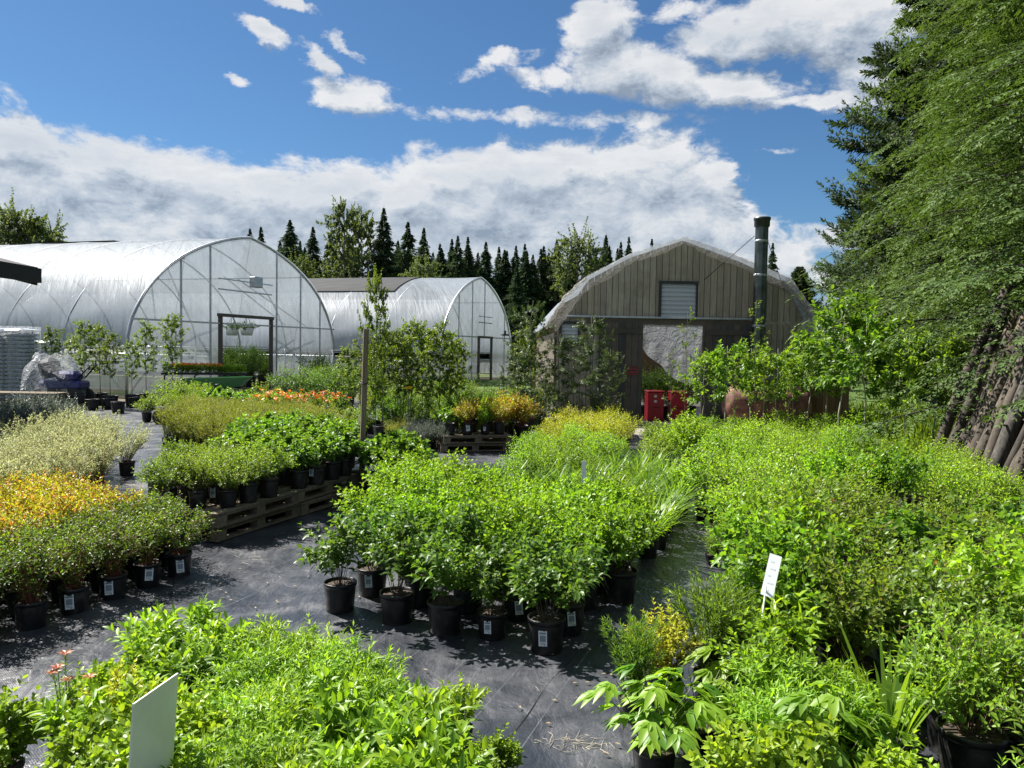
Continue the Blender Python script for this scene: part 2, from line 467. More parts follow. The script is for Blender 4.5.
# leaf materials: base colours of the leaf itself
LM = dict(
 dogwood=leaf_mat('leaf_mid_green', (.036, .082, .02), (.078, .15, .034)),
 weigela=leaf_mat('leaf_bright_green', (.048, .13, .016), (.165, .285, .03)),
 spirea=leaf_mat('leaf_green_red_tip', (.04, .09, .02), (.10, .17, .038), c3=(.26, .12, .07)),
 gold=leaf_mat('leaf_gold', (.30, .33, .02), (.50, .50, .04), c3=(.56, .22, .08), tcol=(1.0, 1.0, .4), c3at=.76),
 willow=leaf_mat('leaf_dappled', (.17, .22, .075), (.54, .57, .31), c3=(.70, .66, .48), tcol=(1, 1, .75)),
 blue=leaf_mat('leaf_blue_grey', (.075, .10, .085), (.16, .19, .16), trans=.25, tcol=(1, 1, .8)),
 potent=leaf_mat('leaf_potentilla', (.055, .115, .022), (.16, .24, .045)),
 hydra=leaf_mat('leaf_broad', (.04, .10, .02), (.10, .19, .035)),
 thin=leaf_mat('leaf_tan_green', (.09, .115, .03), (.17, .20, .06)),
 phlox=leaf_mat('leaf_lance', (.055, .14, .018), (.18, .29, .035)),
 lily=leaf_mat('leaf_lily', (.065, .15, .022), (.20, .32, .045)),
 round=leaf_mat('leaf_round', (.065, .145, .02), (.20, .30, .04)),
 yellow=leaf_mat('leaf_yellow', (.28, .33, .02), (.48, .50, .05), tcol=(1.0, 1.05, .4)),
 grass=leaf_mat('leaf_blade', (.055, .12, .022), (.13, .22, .035)),
 lime=leaf_mat('leaf_lime', (.072, .16, .018), (.20, .335, .042)),
 rose=leaf_mat('leaf_dull', (.06, .115, .025), (.155, .235, .045), c3=(.26, .10, .05), c3at=.965),
 tree=leaf_mat('leaf_tree', (.045, .11, .02), (.13, .22, .035)),
 birch=leaf_mat('leaf_birch', (.045, .085, .022), (.11, .16, .04)),
 larch=leaf_mat('needle_soft', (.035, .065, .025), (.09, .135, .045), trans=.25),
 spruce=leaf_mat('needle_dark', (.022, .050, .022), (.052, .094, .038), trans=.18, rough=.7, spec=.15),
 pine=leaf_mat('needle_pine', (.020, .042, .022), (.06, .095, .04), trans=.2, rough=.6, spec=.2),
 hemlock=leaf_mat('needle_hemlock', (.026, .066, .023), (.130, .210, .050), trans=.3, tcol=(1.1, 1.1, .5), rough=.65, spec=.2),
 decid=leaf_mat('leaf_far', (.06, .10, .04), (.13, .18, .08), trans=.4, rough=.6, spec=.2),
 flame=leaf_mat('petal_orange', (.55, .10, .02), (.75, .22, .03), trans=.3, tcol=(1.1, 1, .8)),
 yflower=leaf_mat('petal_yellow', (.65, .42, .02), (.75, .5, .04), trans=.3),
 lilyred=leaf_mat('petal_dull_red', (.35, .09, .04), (.48, .16, .06), trans=.3, tcol=(1.1, 1, .8)),
 redtip=leaf_mat('leaf_new_red', (.22, .07, .035), (.33, .12, .05), trans=.35, tcol=(1.1, 1, .8)),
 wild=leaf_mat('wild_grass', (.08, .14, .02), (.19, .26, .045)),
)
# ------------------------------------------------------------------ pots and tags (shared meshes)
def pot_mesh(name, r, h):
    b = MB()
    b.lathe([(0, 0), (r * .80, 0), (r * .82, .006), (r * .95, h * .86), (r * .95, h * .87), (r * 1.0, h * .875), (r * 1.02, h * .99), (r * 1.0, h), (r * .955, h * .995), (r * .94, h * .86)], 22)
    return b.mesh(name, M['pot'])
def soil_mesh(name, r, h):
    b = MB(); k = 14
    rr = np.array([0, .45, .9, .955]) * r
    P = np.array([[(a * math.cos(t), a * math.sin(t), h * .90 + (rng.random() - .5) * .008 * (i < 2)) for t in np.linspace(0, 2 * np.pi, k + 1)] for i, a in enumerate(rr)])
    P[:, -1] = P[:, 0]; P[0] = P[0, 0]
    b.grid(P[:, ::-1])
    return b.mesh(name, M['soil'])
POT = {k: (pot_mesh('pot', r, h), soil_mesh('soil', r, h), r, h) for k, (r, h) in dict(s=(.075, .13), m=(.088, .172), l=(.112, .215), x=(.17, .30), xx=(.24, .40)).items()}
def tag_mesh():
    b = MB()
    b.box((0, 0, 0), (.05, .0016, .088), 0)
    b.box((0, -.0012, .030), (.040, .0012, .012), 1)
    b.box((0, -.0012, .000), (.036, .0012, .036), 1)
    for i, w in enumerate((.034, .026)): b.box((-.002, -.0012, -.025 - i * .007), (w, .0012, .003), 1)
    b.box((.012, -.0012, -.037), (.010, .0012, .006), 1)
    return b.mesh('plant_tag', [M['white'], M['ink']])
TAGM = tag_mesh()
def stick_mesh():
    b = MB()
    b.box((0, 0, .09), (.022, .0018, .18), 0)
    for i in range(4): b.box((0, -.0013, .15 - i * .018), (.012, .001, .004), 1)
    return b.mesh('label_stick', [M['white'], M['inkfaint']])
STICKM = stick_mesh()

# ------------------------------------------------------------------ plant kinds: foliage meshes grown from a common origin at soil level
KIND = {}
def kind(key, pot, name, category, builds, mats, flowers=None, fmat=None):
    """builds: functions that fill an MB with the foliage of one variant"""
    vs = []
    for fn in builds:
        b = MB(); fl = MB()
        fn(b, fl)
        vs.append((b.mesh('foliage', mats), [fl.mesh('blossoms', fmat)] if fl.n else [q.mesh('flower', fmat) for q in getattr(fl, 'parts', [])]))
    KIND[key] = dict(pot=pot, name=name, cat=category, vs=vs)

def g_shrub(n, H_, R_, nodes, per, L, Wd, tm, sh=0, shl=.12, shn=5, base=.04, flat=.45, ang=55, droop=.15, t0=.3, up=.6, pw=.5, tip=.7, hv=.25, sr=.0025, vhi=1., fl=None):
    def fn(b, f):
        B = domestems(n, H_, R_, base, flat, hv=hv, pw=pw)
        stems(b, B, 5, sr, sr * .45, 1)
        leafy(b, B, nodes, per, L, Wd, tm, ang, t0, 1, droop, 0, up, tip, vhi=vhi)
        if sh:
            S = shoots(B, sh, shl)
            stems(b, S, 3, sr * .55, sr * .3, 1)
            leafy(b, S, shn, per, L * .92, Wd * .92, tm, ang, .2, 1, droop, 0, up, tip, vhi=vhi)
        if fl: fl(f, B)
    return fn
def g_blades(n, L, Wd, spread=.6, droop=.9, base=.05, erect=.85):
    def fn(b, f):
        a = rng.random(n) * 6.283; q = rng.random(n) ** .6
        P = np.stack([base * q * np.cos(a), base * q * np.sin(a), np.zeros(n)], -1)
        tilt = q * spread + rng.random(n) * .12
        d = np.stack([np.sin(tilt) * np.cos(a), np.sin(tilt) * np.sin(a), np.cos(tilt)], -1)
        N = np.cross(d, np.stack([-np.sin(a), np.cos(a), np.zeros(n)], -1)); N *= np.sign(N[:, 2:3] + 1e-6)
        l = L * (.55 + .5 * rng.random(n))
        # curved blades: bend outwards with length
        t, fs = TM['blade']; t = np.array(t); k = len(t)
        S = np.stack([-np.sin(a), np.cos(a), np.zeros(n)], -1)
        tt = t[None, :, 0]
        bend = (droop * (.4 + .9 * rng.random(n)))[:, None]
        out = np.stack([np.cos(a), np.sin(a), np.zeros(n)], -1)
        x = np.sin(tilt)[:, None] * tt + bend * tt ** 2 * .55
        z = np.cos(tilt)[:, None] * tt - bend * tt ** 3 * .5
        v = P[:, None] + (out[:, None] * x[..., None] + np.array((0, 0, 1.))[None, None] * z[..., None]) * l[:, None, None] + S[:, None] * (t[None, :, 1] * Wd)[..., None]
        faces = [(np.array(q_)[None] + (np.arange(n) * k)[:, None, None]).reshape(-1, len(q_[0])) for q_ in fs]
        b.add(v, faces, 0, rng.random(n))
    return fn
def g_palm(n, H_, R_, L, Wd, nl=5):
    def fn(b, f):
        B = domestems(n, H_, R_, .03, .5)
        stems(b, B, 4, .0025, .0015, 1)
        P, T = bez(*B, np.array([.45, .72, 1.0]))
        P = P.reshape(-1, 3); T = T.reshape(-1, 3)
        out = P * np.array((1, 1, 0)) + (rng.random(P.shape) - .5) * .2; out = nrm(out); out[:, 2] = -.05
        side = nrm(np.cross(out, np.array((0, 0, 1.))))
        pet = P + out * .03
        var = rng.random(len(P))
        for k in range(nl):
            a = (k - (nl - 1) / 2) * (2.6 / nl)
            d = out * math.cos(a) + side * math.sin(a) + np.array((0, 0, -.12))
            N = np.array((0, 0, 1.)) + (rng.random(P.shape) - .5) * .5
            l = L * (1 - .25 * abs(k - (nl - 1) / 2) / 2) * (.75 + .4 * rng.random(len(P)))
            leaves(b, pet, d, N, l, l * Wd / L, 'fine', .35, 0, np.clip(var + .1 * rng.random(len(P)), 0, 1))
    return fn
def fl_tips(frac, L, Wd, per, tm='diamond', rise=.01, split=False):
    def fl(f, B):
        E = B[2]; E = E[rng.random(len(E)) < frac]
        if not len(E): return
        E = E + np.array((0, 0, rise))
        if split:
            f.parts = []
            for e_ in E:
                q = MB(); a = np.arange(per) * 6.283 / per + rng.random()
                leaves(q, np.repeat(e_[None], per, 0), np.stack([np.cos(a), np.sin(a), np.full(per, .55)], -1), np.repeat(np.array([[0, 0, 1.]]), per, 0), L, Wd, tm, .25, 0, rng.random(per))
                f.parts.append(q)
            return
        for k in range(per):
            a = rng.random(len(E)) * 6.283
            d = np.stack([np.cos(a), np.sin(a), .6 + .3 * rng.random(len(E))], -1)
            leaves(f, E + (rng.random(E.shape) - .5) * .015, d, np.array((0, 0, 1.)) + (rng.random(E.shape) - .5), L * (.7 + .6 * rng.random(len(E))), Wd, tm, .2, 0, rng.random(len(E)))
    return fl
def rep(k, f): return [f] * k

kind('dogwood', 'l', 'potted_shrub', 'shrub', rep(4, g_shrub(17, .50, .27, 8, 2, .072, .038, 'fine', 3, .13, 4, droop=.32, flat=.38, t0=.3)), [LM['dogwood'], M['twig']])
kind('weigela', 'l', 'potted_shrub', 'shrub', rep(4, g_shrub(26, .52, .30, 11, 2, .052, .027, 'fine', 4, .11, 4, flat=.4, droop=.2, t0=.22)), [LM['weigela'], M['twig']])
kind('spirea', 'm', 'potted_spirea', 'spirea', rep(4, g_shrub(34, .36, .21, 11, 1, .036, .017, 'ovate', 4, .09, 6, flat=.35, t0=.12, hv=.3)), [LM['spirea'], M['redstem']])
kind('gold', 'm', 'potted_golden_spirea', 'spirea', rep(4, g_shrub(42, .34, .22, 12, 1, .036, .018, 'ovate', 4, .085, 6, flat=.4, t0=.2, hv=.25)), [LM['gold'], M['redstem']])
kind('willow', 'l', 'potted_willow', 'willow', rep(3, g_shrub(40, .58, .36, 20, 2, .042, .0125, 'ovate', 3, .16, 9, flat=.3, t0=.12, ang=42, hv=.35)), [LM['willow'], M['redstem']])
kind('blue', 'l', 'potted_silver_shrub', 'shrub', rep(2, g_shrub(44, .56, .36, 18, 2, .042, .011, 'ovate', 3, .13, 8, flat=.4, t0=.15, ang=40)), [LM['blue'], M['stem']])
kind('potent', 'm', 'potted_shrub', 'shrub', rep(3, g_shrub(34, .30, .23, 11, 2, .032, .015, 'ovate', 4, .09, 5, flat=.5, t0=.15)), [LM['potent'], M['twig']])
kind('hydra', 'l', 'potted_broadleaf_shrub', 'shrub', rep(3, g_shrub(15, .34, .22, 5, 2, .085, .056, 'fine', 2, .08, 3, droop=.3, flat=.4, t0=.35)), [LM['hydra'], M['stem']])
kind('thin', 'm', 'potted_perennial', 'perennial', rep(3, g_shrub(46, .58, .23, 18, 2, .034, .010, 'ovate', 2, .09, 6, flat=.16, t0=.12, ang=38, hv=.2)), [LM['thin'], M['stem']])
kind('phlox', 's', 'potted_perennial', 'perennial', rep(4, g_shrub(11, .32, .14, 9, 2, .088, .025, 'fine', 1, .07, 4, droop=.28, flat=.25, t0=.15, ang=62, tip=.85)), [LM['phlox'], M['stem']])
kind('lance', 's', 'potted_perennial', 'perennial', rep(3, g_shrub(20, .30, .15, 15, 2, .068, .012, 'ovate', 2, .07, 5, droop=.3, flat=.3, t0=.1, ang=55)), [LM['lily'], M['stem']])
kind('lilystem', 's', 'potted_lily', 'lily', rep(2, g_shrub(5, .42, .10, 26, 2, .065, .009, 'ovate', 0, droop=.25, flat=.2, t0=.08, ang=62, sr=.0035, fl=fl_tips(.9, .042, .015, 7, 'ovate', split=True))), [LM['lily'], M['stem']], fmat=LM['lilyred'])
kind('round', 's', 'potted_perennial', 'perennial', rep(4, g_shrub(22, .30, .16, 9, 2, .046, .030, 'fine', 2, .08, 4, droop=.2, flat=.35, t0=.15)), [LM['round'], M['stem']])
kind('yellow', 's', 'potted_yellow_shrub', 'shrub', rep(2, g_shrub(34, .24, .15, 10, 2, .030, .013, 'ovate', 3, .06, 5, flat=.45, t0=.15)), [LM['yellow'], M['redstem']])
kind('grass', 's', 'potted_grass', 'ornamental grass', rep(3, g_blades(95, .42, .008, .42, .35, .05)), [LM['grass']])
kind('finegrass', 's', 'potted_perennial', 'perennial', rep(2, g_shrub(44, .46, .17, 20, 2, .055, .0075, 'ovate', 1, .08, 8, flat=.2, t0=.08, ang=36, droop=.2, hv=.35)), [LM['grass'], M['stem']])
kind('daylily', 'm', 'potted_daylily', 'daylily', rep(4, g_blades(75, .55, .014, .55, .75, .06)), [LM['grass']])
kind('iris', 'm', 'potted_iris', 'iris', rep(2, g_blades(26, .55, .026, .38, .18, .05)), [LM['grass']])
kind('palm', 's', 'potted_perennial', 'perennial', rep(3, g_palm(13, .30, .19, .088, .036)), [LM['phlox'], M['stem']])
kind('lime', 'l', 'potted_spirea', 'spirea', rep(4, g_shrub(38, .42, .30, 11, 1, .044, .020, 'ovate', 4, .12, 6, flat=.4, t0=.2, hv=.35)), [LM['lime'], M['twig']])
kind('goldlime', 'l', 'potted_golden_spirea', 'spirea', rep(2, g_shrub(44, .45, .34, 11, 1, .045, .022, 'ovate', 4, .12, 6, flat=.4, t0=.2, hv=.3)), [LM['yellow'], M['twig']])
kind('rose', 'l', 'potted_rose', 'rose', rep(4, g_shrub(20, .50, .30, 9, 3, .040, .022, 'fine', 3, .14, 4, flat=.35, t0=.25, hv=.5)), [LM['rose'], M['twig']])
kind('fern', 'm', 'potted_perennial', 'perennial', rep(3, g_shrub(24, .36, .24, 11, 2, .052, .018, 'fine', 2, .10, 5, droop=.3, flat=.35, t0=.15, ang=60)), [LM['potent'], M['stem']])
kind('flame', 'm', 'potted_flowering_plant', 'flowering plant', rep(2, g_shrub(26, .44, .24, 9, 2, .055, .022, 'ovate', 2, .09, 4, flat=.3, t0=.2, fl=fl_tips(.55, .06, .028, 6))), [LM['potent'], M['stem']], fmat=LM['flame'])
kind('dark', 'l', 'potted_shrub', 'shrub', rep(3, g_shrub(28, .75, .38, 12, 2, .055, .026, 'ovate', 4, .16, 5, flat=.35, t0=.15, hv=.4)), [LM['dogwood'], M['twig']])

N_PLANTS = {}
TAGBASE = {k: (p[2], p[3]) for k, p in POT.items()}
def plant(key, p, label, group=None, s=1.0, tagged=None, pot=None, stick=None, bare=False, rz=None):
    """one potted plant: an Empty on the ground with pot, soil, foliage (and flowers, tag) as its parts"""
    K = KIND[key]
    rz = rnd.random() * 6.283 if rz is None else rz
    t = thing(K['name'], label, K['cat'], (p[0], p[1], p[2] if len(p) > 2 else 0.), rz, group, s)
    pm, sm, r, h = POT[pot or K['pot']]
    po = link('pot', pm, t)
    link('soil', sm, t)
    fm, fl = K['vs'][rnd.randrange(len(K['vs']))]
    link('foliage', fm, t, (0, 0, h * .88))
    for f_ in fl: link(f_.name.split('.')[0], f_, t, (0, 0, h * .88))
    if tagged is not None:
        a = tagged - rz + rnd.uniform(-.25, .25); q = r * .945
        sl = .13
        link('plant_tag', TAGM, po, (math.sin(a) * q, -math.cos(a) * q, h * rnd.uniform(.52, .68)), (-.07, rnd.uniform(-.12, .12), a))
    if stick is not None:
        a = stick - rz
        link('label_stick', STICKM, po, (math.sin(a) * r * .7, -math.cos(a) * r * .7, h * .8), (-.25, .1, a))
    N_PLANTS[key] = N_PLANTS.get(key, 0) + 1
    return t
def inside(x, y, poly):
    c = False; j = len(poly) - 1
    for i in range(len(poly)):
        (xi, yi), (xj, yj) = poly[i][:2], poly[j][:2]
        if (yi > y) != (yj > y) and x < (xj - xi) * (y - yi) / (yj - yi + 1e-12) + xi: c = not c
        j = i
    return c
TAKEN = []
def block(key, px, z, sp, label, group, s=(.88, 1.12), z0=0., jit=.18, tagp=0., keys=None, ground=None, gap=.0, off=(0, 0), patch=.75):
    """a bed of potted plants: rows along U and V inside a polygon; px are the photo's pixels of the bed's outline at leaf height z"""
    poly = ground or [tuple(G(a, b, z)) for a, b in px]
    c = Vector((sum(p[0] for p in poly) / len(poly), sum(p[1] for p in poly) / len(poly), 0))
    out = []
    for i in range(-40, 41):
        for j in range(-40, 41):
            q = c + U * ((i + .5 * (j % 2) + off[0]) * sp) + V * (j * sp * .9 + off[1] * sp)
            if not inside(q.x, q.y, poly): continue
            if 6.5 < q.y < 12.6 and q.x > 5.05 + (q.y - 7.0) * .24: continue
            if rnd.random() < gap: continue
            q = q + U * ((rnd.random() - .5) * jit * sp) + V * ((rnd.random() - .5) * jit * sp)
            if any((q.x - a) ** 2 + (q.y - b) ** 2 < (.45 * min(sp, d)) ** 2 for a, b, d in TAKEN): continue
            out.append(q); TAKEN.append((q.x, q.y, sp))
    out.sort(key=lambda q: q.y)
    for q in out:
        k = key if keys is None else keys[int(abs(math.sin(math.floor((q.dot(U) + 3) / patch) * 12.99 + math.floor((q.dot(V) + 7) / patch) * 78.23) * 43758.5)) % len(keys)] if rnd.random() < .85 else rnd.choice(keys)
        lab = label[k] if isinstance(label, dict) else label
        gr = group[k] if isinstance(group, dict) else group
        plant(k, (q.x, q.y, z0), lab, gr, s[0] + (s[1] - s[0]) * rnd.random(), 0.1 * (rnd.random() - .5) if rnd.random() < tagp else None)
    return out
def at(p, sp=.3):
    TAKEN.append((p[0], p[1], sp)); return Vector((p[0], p[1], 0))
# ------------------------------------------------------------------ the beds
# cluster of leafy shrubs in the middle (single pots first)
CG = 'leafy green shrubs of the middle cluster'
for px, py, lab, tg, s in (
    (340, 612, 'bushy green shrub at the left end of the middle cluster, its black pot standing clear', None, .98),
    (397, 624, 'full green shrub second from the left in the front row of the middle cluster', None, 1.0),
    (445, 635, 'drooping green shrub third from the left in the front row of the middle cluster', None, 1.02),
    (492, 640, 'low green shrub with a white tag on its pot, beside the middle cluster\'s front corner', -.1, .86),
    (546, 652, 'green shrub at the front right corner of the middle cluster, white tag on its pot', .0, 1.0)):
    plant('dogwood', at(G(px, py)), lab, CG, s, tg)
for px, py, tg in ((372, 596, .1), (420, 606, None), (468, 612, None), (518, 620, -.2), (567, 634, .15)):
    plant('dogwood', at(G(px, py)), 'green shrub in the second row of the middle cluster, half hidden by the front row', 'second row of the middle cluster', 1.0, tg)
plant('weigela', at(G(619, 603)), 'tall bright shrub alone in a black pot at the aisle edge of the middle cluster', CG, 1.12, None)
plant('weigela', at(G(588, 566)), 'bright shrub just behind the tall one at the aisle edge', CG, 1.1)
block('weigela', [(372, 470), (395, 447), (450, 447), (500, 458), (520, 478), (440, 492), (385, 492)], .72, .36, 'yellow-green shrub of the bright hump at the back left of the middle cluster', 'bright hump of the middle cluster')
block('weigela', [(470, 484), (560, 474), (626, 474), (632, 498), (560, 520), (480, 508)], .70, .37, 'bright small-leaved shrub in the core of the middle cluster, behind the drooping front row', 'core of the middle cluster')
block('daylily', [(500, 462), (590, 444), (684, 447), (684, 468), (655, 500), (638, 504), (634, 478), (540, 474)], .55, .34, 'grassy daylily clump in the strip behind the middle cluster, left of the narrow aisle', 'daylilies left of the aisle', s=(.9, 1.1))
# spirea beds toward the barn
block('lime', [(508, 446), (530, 430), (600, 428), (640, 436), (600, 452), (540, 460)], .55, .42, 'low lime-green mounded spirea in front of the golden ones by the barn path', 'lime mounds before the barn path')
block('goldlime', [(545, 422), (570, 406), (610, 404), (632, 415), (618, 428), (560, 430)], .65, .5, 'golden yellow spirea mound beside the path to the barn door', 'golden mounds by the barn door')

# pallet bed on the left
block('hydra', [(228, 440), (262, 450), (300, 447), (352, 436), (357, 420), (300, 416), (236, 424)], .74, .31, 'broad-leaved green shrub on the pallets left of the wooden post', 'broad-leaved shrubs on the pallets', z0=.29, tagp=.3)
block('potent', [(150, 466), (190, 470), (268, 464), (292, 448), (262, 438), (180, 446)], .68, .28, 'fine-leaved shrub on the near end of the pallets', 'fine-leaved shrubs on the pallets', z0=.29, tagp=.25)
block('thin', [(166, 404), (192, 395), (300, 402), (350, 416), (335, 428), (250, 424), (172, 410)], .72, .30, 'wispy olive-green perennial in the long soft bed behind the pallets', 'wispy perennials behind the pallets')
block('hydra', [(372, 442), (385, 425), (405, 425), (416, 440), (395, 452)], .7, .40, 'loose leafy shrub just right of the wooden post', 'leafy shrubs right of the post', s=(1.2, 1.45))

# bed at the left edge: green spirea in front, golden behind, dappled willow, silver
p0, p1 = G(179, 576), G(62, 618)
n = 6
for i in range(n):
    q = p0.lerp(p1, i / 3.3)
    lab = {0: 'green spirea at the right end of the tagged front row at the left border', 1: 'green spirea second from the right end of the tagged front row', 2: 'green spirea third from the right end of the tagged front row', 3: 'green spirea fourth from the right end of the tagged front row'}.get(i, 'green spirea at the shaded left end of the tagged front row')
    plant('spirea', at(q), lab, 'front row of green spirea at the left edge', 1.08, .35 if i < 4 else None)
for r_ in (1, 2):
    for i in range(6):
        q = p0.lerp(p1, (i - .35 * r_) / 3.3) - V * (.27 * r_) + U * (.05 * r_)
        plant('spirea', at(q), 'green spirea behind the tagged front row at the left edge', 'rear rows of green spirea', 1.12)
gold_poly = [tuple(p0 - V * .78 + U * .3), tuple(p1 - V * .78 - U * 1.2), tuple(p1 - V * 2.6 - U * .6), tuple(p0 - V * 2.2 + U * .75)]
block('gold', None, .5, .28, 'orange-tipped golden spirea in the bright block at the left edge', 'golden spirea block', ground=gold_poly, s=(1.05, 1.25))
plant('willow', at(G(127, 476)), 'dappled cream willow alone in its pot at the end of the pale row', 'dappled willows', .92)
block('willow', [(-30, 440), (50, 412), (104, 412), (98, 440), (20, 462), (-40, 466)], .72, .46, 'dappled cream-leaved willow in the pale bed at the left edge', 'dappled willows', s=(.9, 1.1))
block('blue', [(-20, 412), (-10, 400), (52, 398), (66, 408), (30, 416)], .75, .55, 'silvery grey shrub behind the dappled willows', 'silvery shrubs', s=(1.1, 1.25))

# bottom left bed of perennials
block('phlox', [(128, 640), (150, 606), (230, 612), (240, 648), (165, 668)], .38, .18, 'lance-leaved green perennial at the back of the bottom left bed', 'lance-leaved perennials at the back of the bottom left bed', tagp=0)
block('lance', [(232, 650), (238, 622), (330, 632), (392, 655), (388, 690), (300, 692), (225, 674)], .38, .17, 'narrow-leaved perennial in the middle of the bottom left bed', 'narrow-leaved perennials of the bottom left bed')
plant('lilystem', at(G(66, 764, .0)), 'lily with orange flowers at the left corner of the bottom left bed', None, .95)
plant('yellow', at(G(126, 700, .33)), 'small yellow-leaved plant beside the blank white sign', None, 1.25)
plant('round', at(G(92, 672, .38)), 'round-leaved plant left of the yellow one in the bottom left bed', None, .9)
block('round', [(72, 740), (84, 668), (122, 648), (170, 665), (225, 690), (190, 800), (70, 830)], .36, .17, 'round-leaved perennial around the blank white sign', 'round-leaved perennials around the white sign', keys=['round', 'round', 'phlox'])
plant('round', at(G(2, 722, .3)), 'leafy plant cut by the left border near the bottom corner', None, 1.0)
block('phlox', [(325, 700), (380, 662), (425, 676), (455, 705), (500, 800), (315, 800)], .38, .18, 'bright lance-leaved perennial at the right end of the bottom left bed', 'bright perennials at the right end of the bottom left bed')
plant('round', at(G(462, 690, .26)), 'spreading bright plant at the back right corner of the bottom left bed', None, .72)
plant('round', at(G(496, 742, .22)), 'small plant sprawling over the seam at the right corner of the bottom left bed', None, .62)
block('lance', [(190, 700), (225, 672), (320, 690), (330, 820), (160, 820)], .38, .18, 'leafy perennial in the near part of the bottom left bed', 'near part of the bottom left bed', keys=['lance', 'phlox', 'palm'])

# right beds
plant('finegrass', at(G(634, 660, .3)), 'tuft of upright fine leaves at the aisle corner of the right bed', None, .95)
plant('yellow', at(G(664, 638, .34)), 'small golden shrub beside the fine-leaved tuft at the aisle corner', None, 1.35)
plant('finegrass', at(G(712, 625, .4)), 'tall fine-leaved plant behind the small golden shrub', None, 1.2)
plant('finegrass', at(G(744, 618, .4)), 'tall fine-leaved plant under the tilted white label', None, 1.15)
plant('palm', at(G(655, 712, .3)), 'big-leaved plant with palm-shaped leaves at the bottom of the aisle', None, 1.25)
plant('palm', at(G(700, 690, .3)), 'palm-leaved plant just behind the big-leaved one by the aisle', None, 1.15)
plant('phlox', at(G(726, 722, .25)), 'dense low lance-leaved plant behind the empty pot', None, .9)
plant('palm', at(G(835, 745, .3)), 'drooping palm-leaved plant near the bottom border, right of the empty pot', None, 1.35)
plant('iris', at(G(890, 690, .4)), 'sword-leaved iris near the bottom right', None, 1.0)
plant('palm', at(G(756, 668, .3)), 'palm-leaved plant below the tall fine-leaved plants', None, 1.25)
EP = thing('empty_pot', 'black pot with bare dry soil at the bottom of the right bed', 'pot', at(G(735, 742, .13)), 0)
link('pot', POT['m'][0], EP); link('soil', POT['m'][1], EP)
bt = MB(); Bz = domestems(9, .10, .12, .05, .8); stems(bt, Bz, 4, .0012, .0008, 0); bt.obj('dead_stems', M['paletrunk'], EP, (0, 0, .15))
block('lime', [(640, 440), (655, 420), (740, 417), (860, 424), (930, 436), (900, 448), (760, 440)], .55, .46, 'feathery green shrub in the far rows of the right bed, before the young trees', 'far rows of the right bed', keys=['fern', 'lime', 'fern', 'weigela'], s=(.9, 1.35), gap=.06, patch=1.3)
block('lime', [(930, 470), (935, 446), (985, 446), (1010, 480), (980, 492)], .62, .42, 'bright lime shrub in front of the leaning logs', 'lime shrubs before the logs', s=(1.15, 1.35))
block('lime', [(706, 462), (706, 442), (900, 450), (930, 480), (800, 500), (728, 500)], .55, .47, 'yellow-green shrub in the middle of the right bed', 'middle rows of the right bed', keys=['lime', 'fern', 'lime', 'weigela', 'lime'], s=(.9, 1.4), gap=.08, patch=1.2)
block('rose', [(732, 505), (800, 498), (920, 486), (1060, 486), (1075, 540), (900, 560), (760, 560)], .55, .46, 'dull green twiggy shrub with red new shoots in the right bed', 'twiggy shrubs of the right bed', keys=['rose', 'potent', 'rose', 'hydra', 'rose'], s=(.85, 1.35), gap=.08, patch=1.1)
RB = {'round': 'round-leaved perennial in the near right bed', 'weigela': 'small-leaved bright shrub in the near right bed', 'phlox': 'lance-leaved perennial in the near right bed', 'rose': 'twiggy rose with reddish tips in the near right bed', 'lance': 'narrow-leaved perennial in the near right bed', 'fern': 'feathery perennial in the near right bed', 'lime': 'lime-green shrub in the near right bed'}
RG = {k: v.split(' in the')[0] + ' group, near right' for k, v in RB.items()}
block('round', [(764, 562), (900, 560), (1090, 540), (1100, 610), (900, 640), (770, 650), (722, 632)], .48, .36, RB, RG, keys=['round', 'weigela', 'rose', 'fern', 'lime', 'round', 'phlox'], s=(.85, 1.45), gap=.07, patch=.9)
block('round', [(690, 660), (770, 650), (900, 640), (1100, 612), (1130, 700), (900, 715), (760, 716)], .42, .29, RB, RG, keys=['lance', 'round', 'phlox', 'lime', 'fern', 'round'], s=(.8, 1.4), gap=.1)
block('round', [(760, 722), (900, 716), (1130, 702), (1160, 800), (640, 800), (640, 770)], .38, .27, RB, RG, keys=['lance', 'phlox', 'round', 'lance', 'fern'], s=(.75, 1.3), gap=.12)
for px, py, lab in ((712, 566, 'weedy small pot standing in the aisle edge of the right bed'), (727, 548, 'small pot just behind the weedy one at the aisle edge')):
    plant('lance', at(G(px, py)), lab, None, .8, .9)
# ------------------------------------------------------------------ ground
b = MB(); b.add([(-600, -60, 0), (600, -60, 0), (600, 1200, 0), (-600, 1200, 0)], [np.array([(0, 1, 2, 3)])])
b.obj('ground', M['ground'])['kind'] = 'structure'
# woven ground cloth laid in strips, real creases
xs = np.arange(-11, 6.6, .06); ys = np.arange(-1.5, 25, .06)
def vnoise(x, y, seed):
    r_ = np.random.default_rng(seed); T_ = r_.random((256, 256))
    xi = np.floor(x).astype(int); yi = np.floor(y).astype(int); fx = x - xi; fy = y - yi
    fx = fx * fx * (3 - 2 * fx); fy = fy * fy * (3 - 2 * fy)
    g = lambda i, j: T_[i % 256, j % 256]
    return (g(xi, yi) * (1 - fx) + g(xi + 1, yi) * fx) * (1 - fy) + (g(xi, yi + 1) * (1 - fx) + g(xi + 1, yi + 1) * fx) * fy
gx, gy = np.meshgrid(xs, ys, indexing='ij')
cu = gx * U.x + gy * U.y; cv = gx * V.x + gy * V.y
wz = .004 + .010 * vnoise(cv * 2.2, cu * .8, 1) + .006 * vnoise(cv * 6 + 3, cu * 2.0, 2)
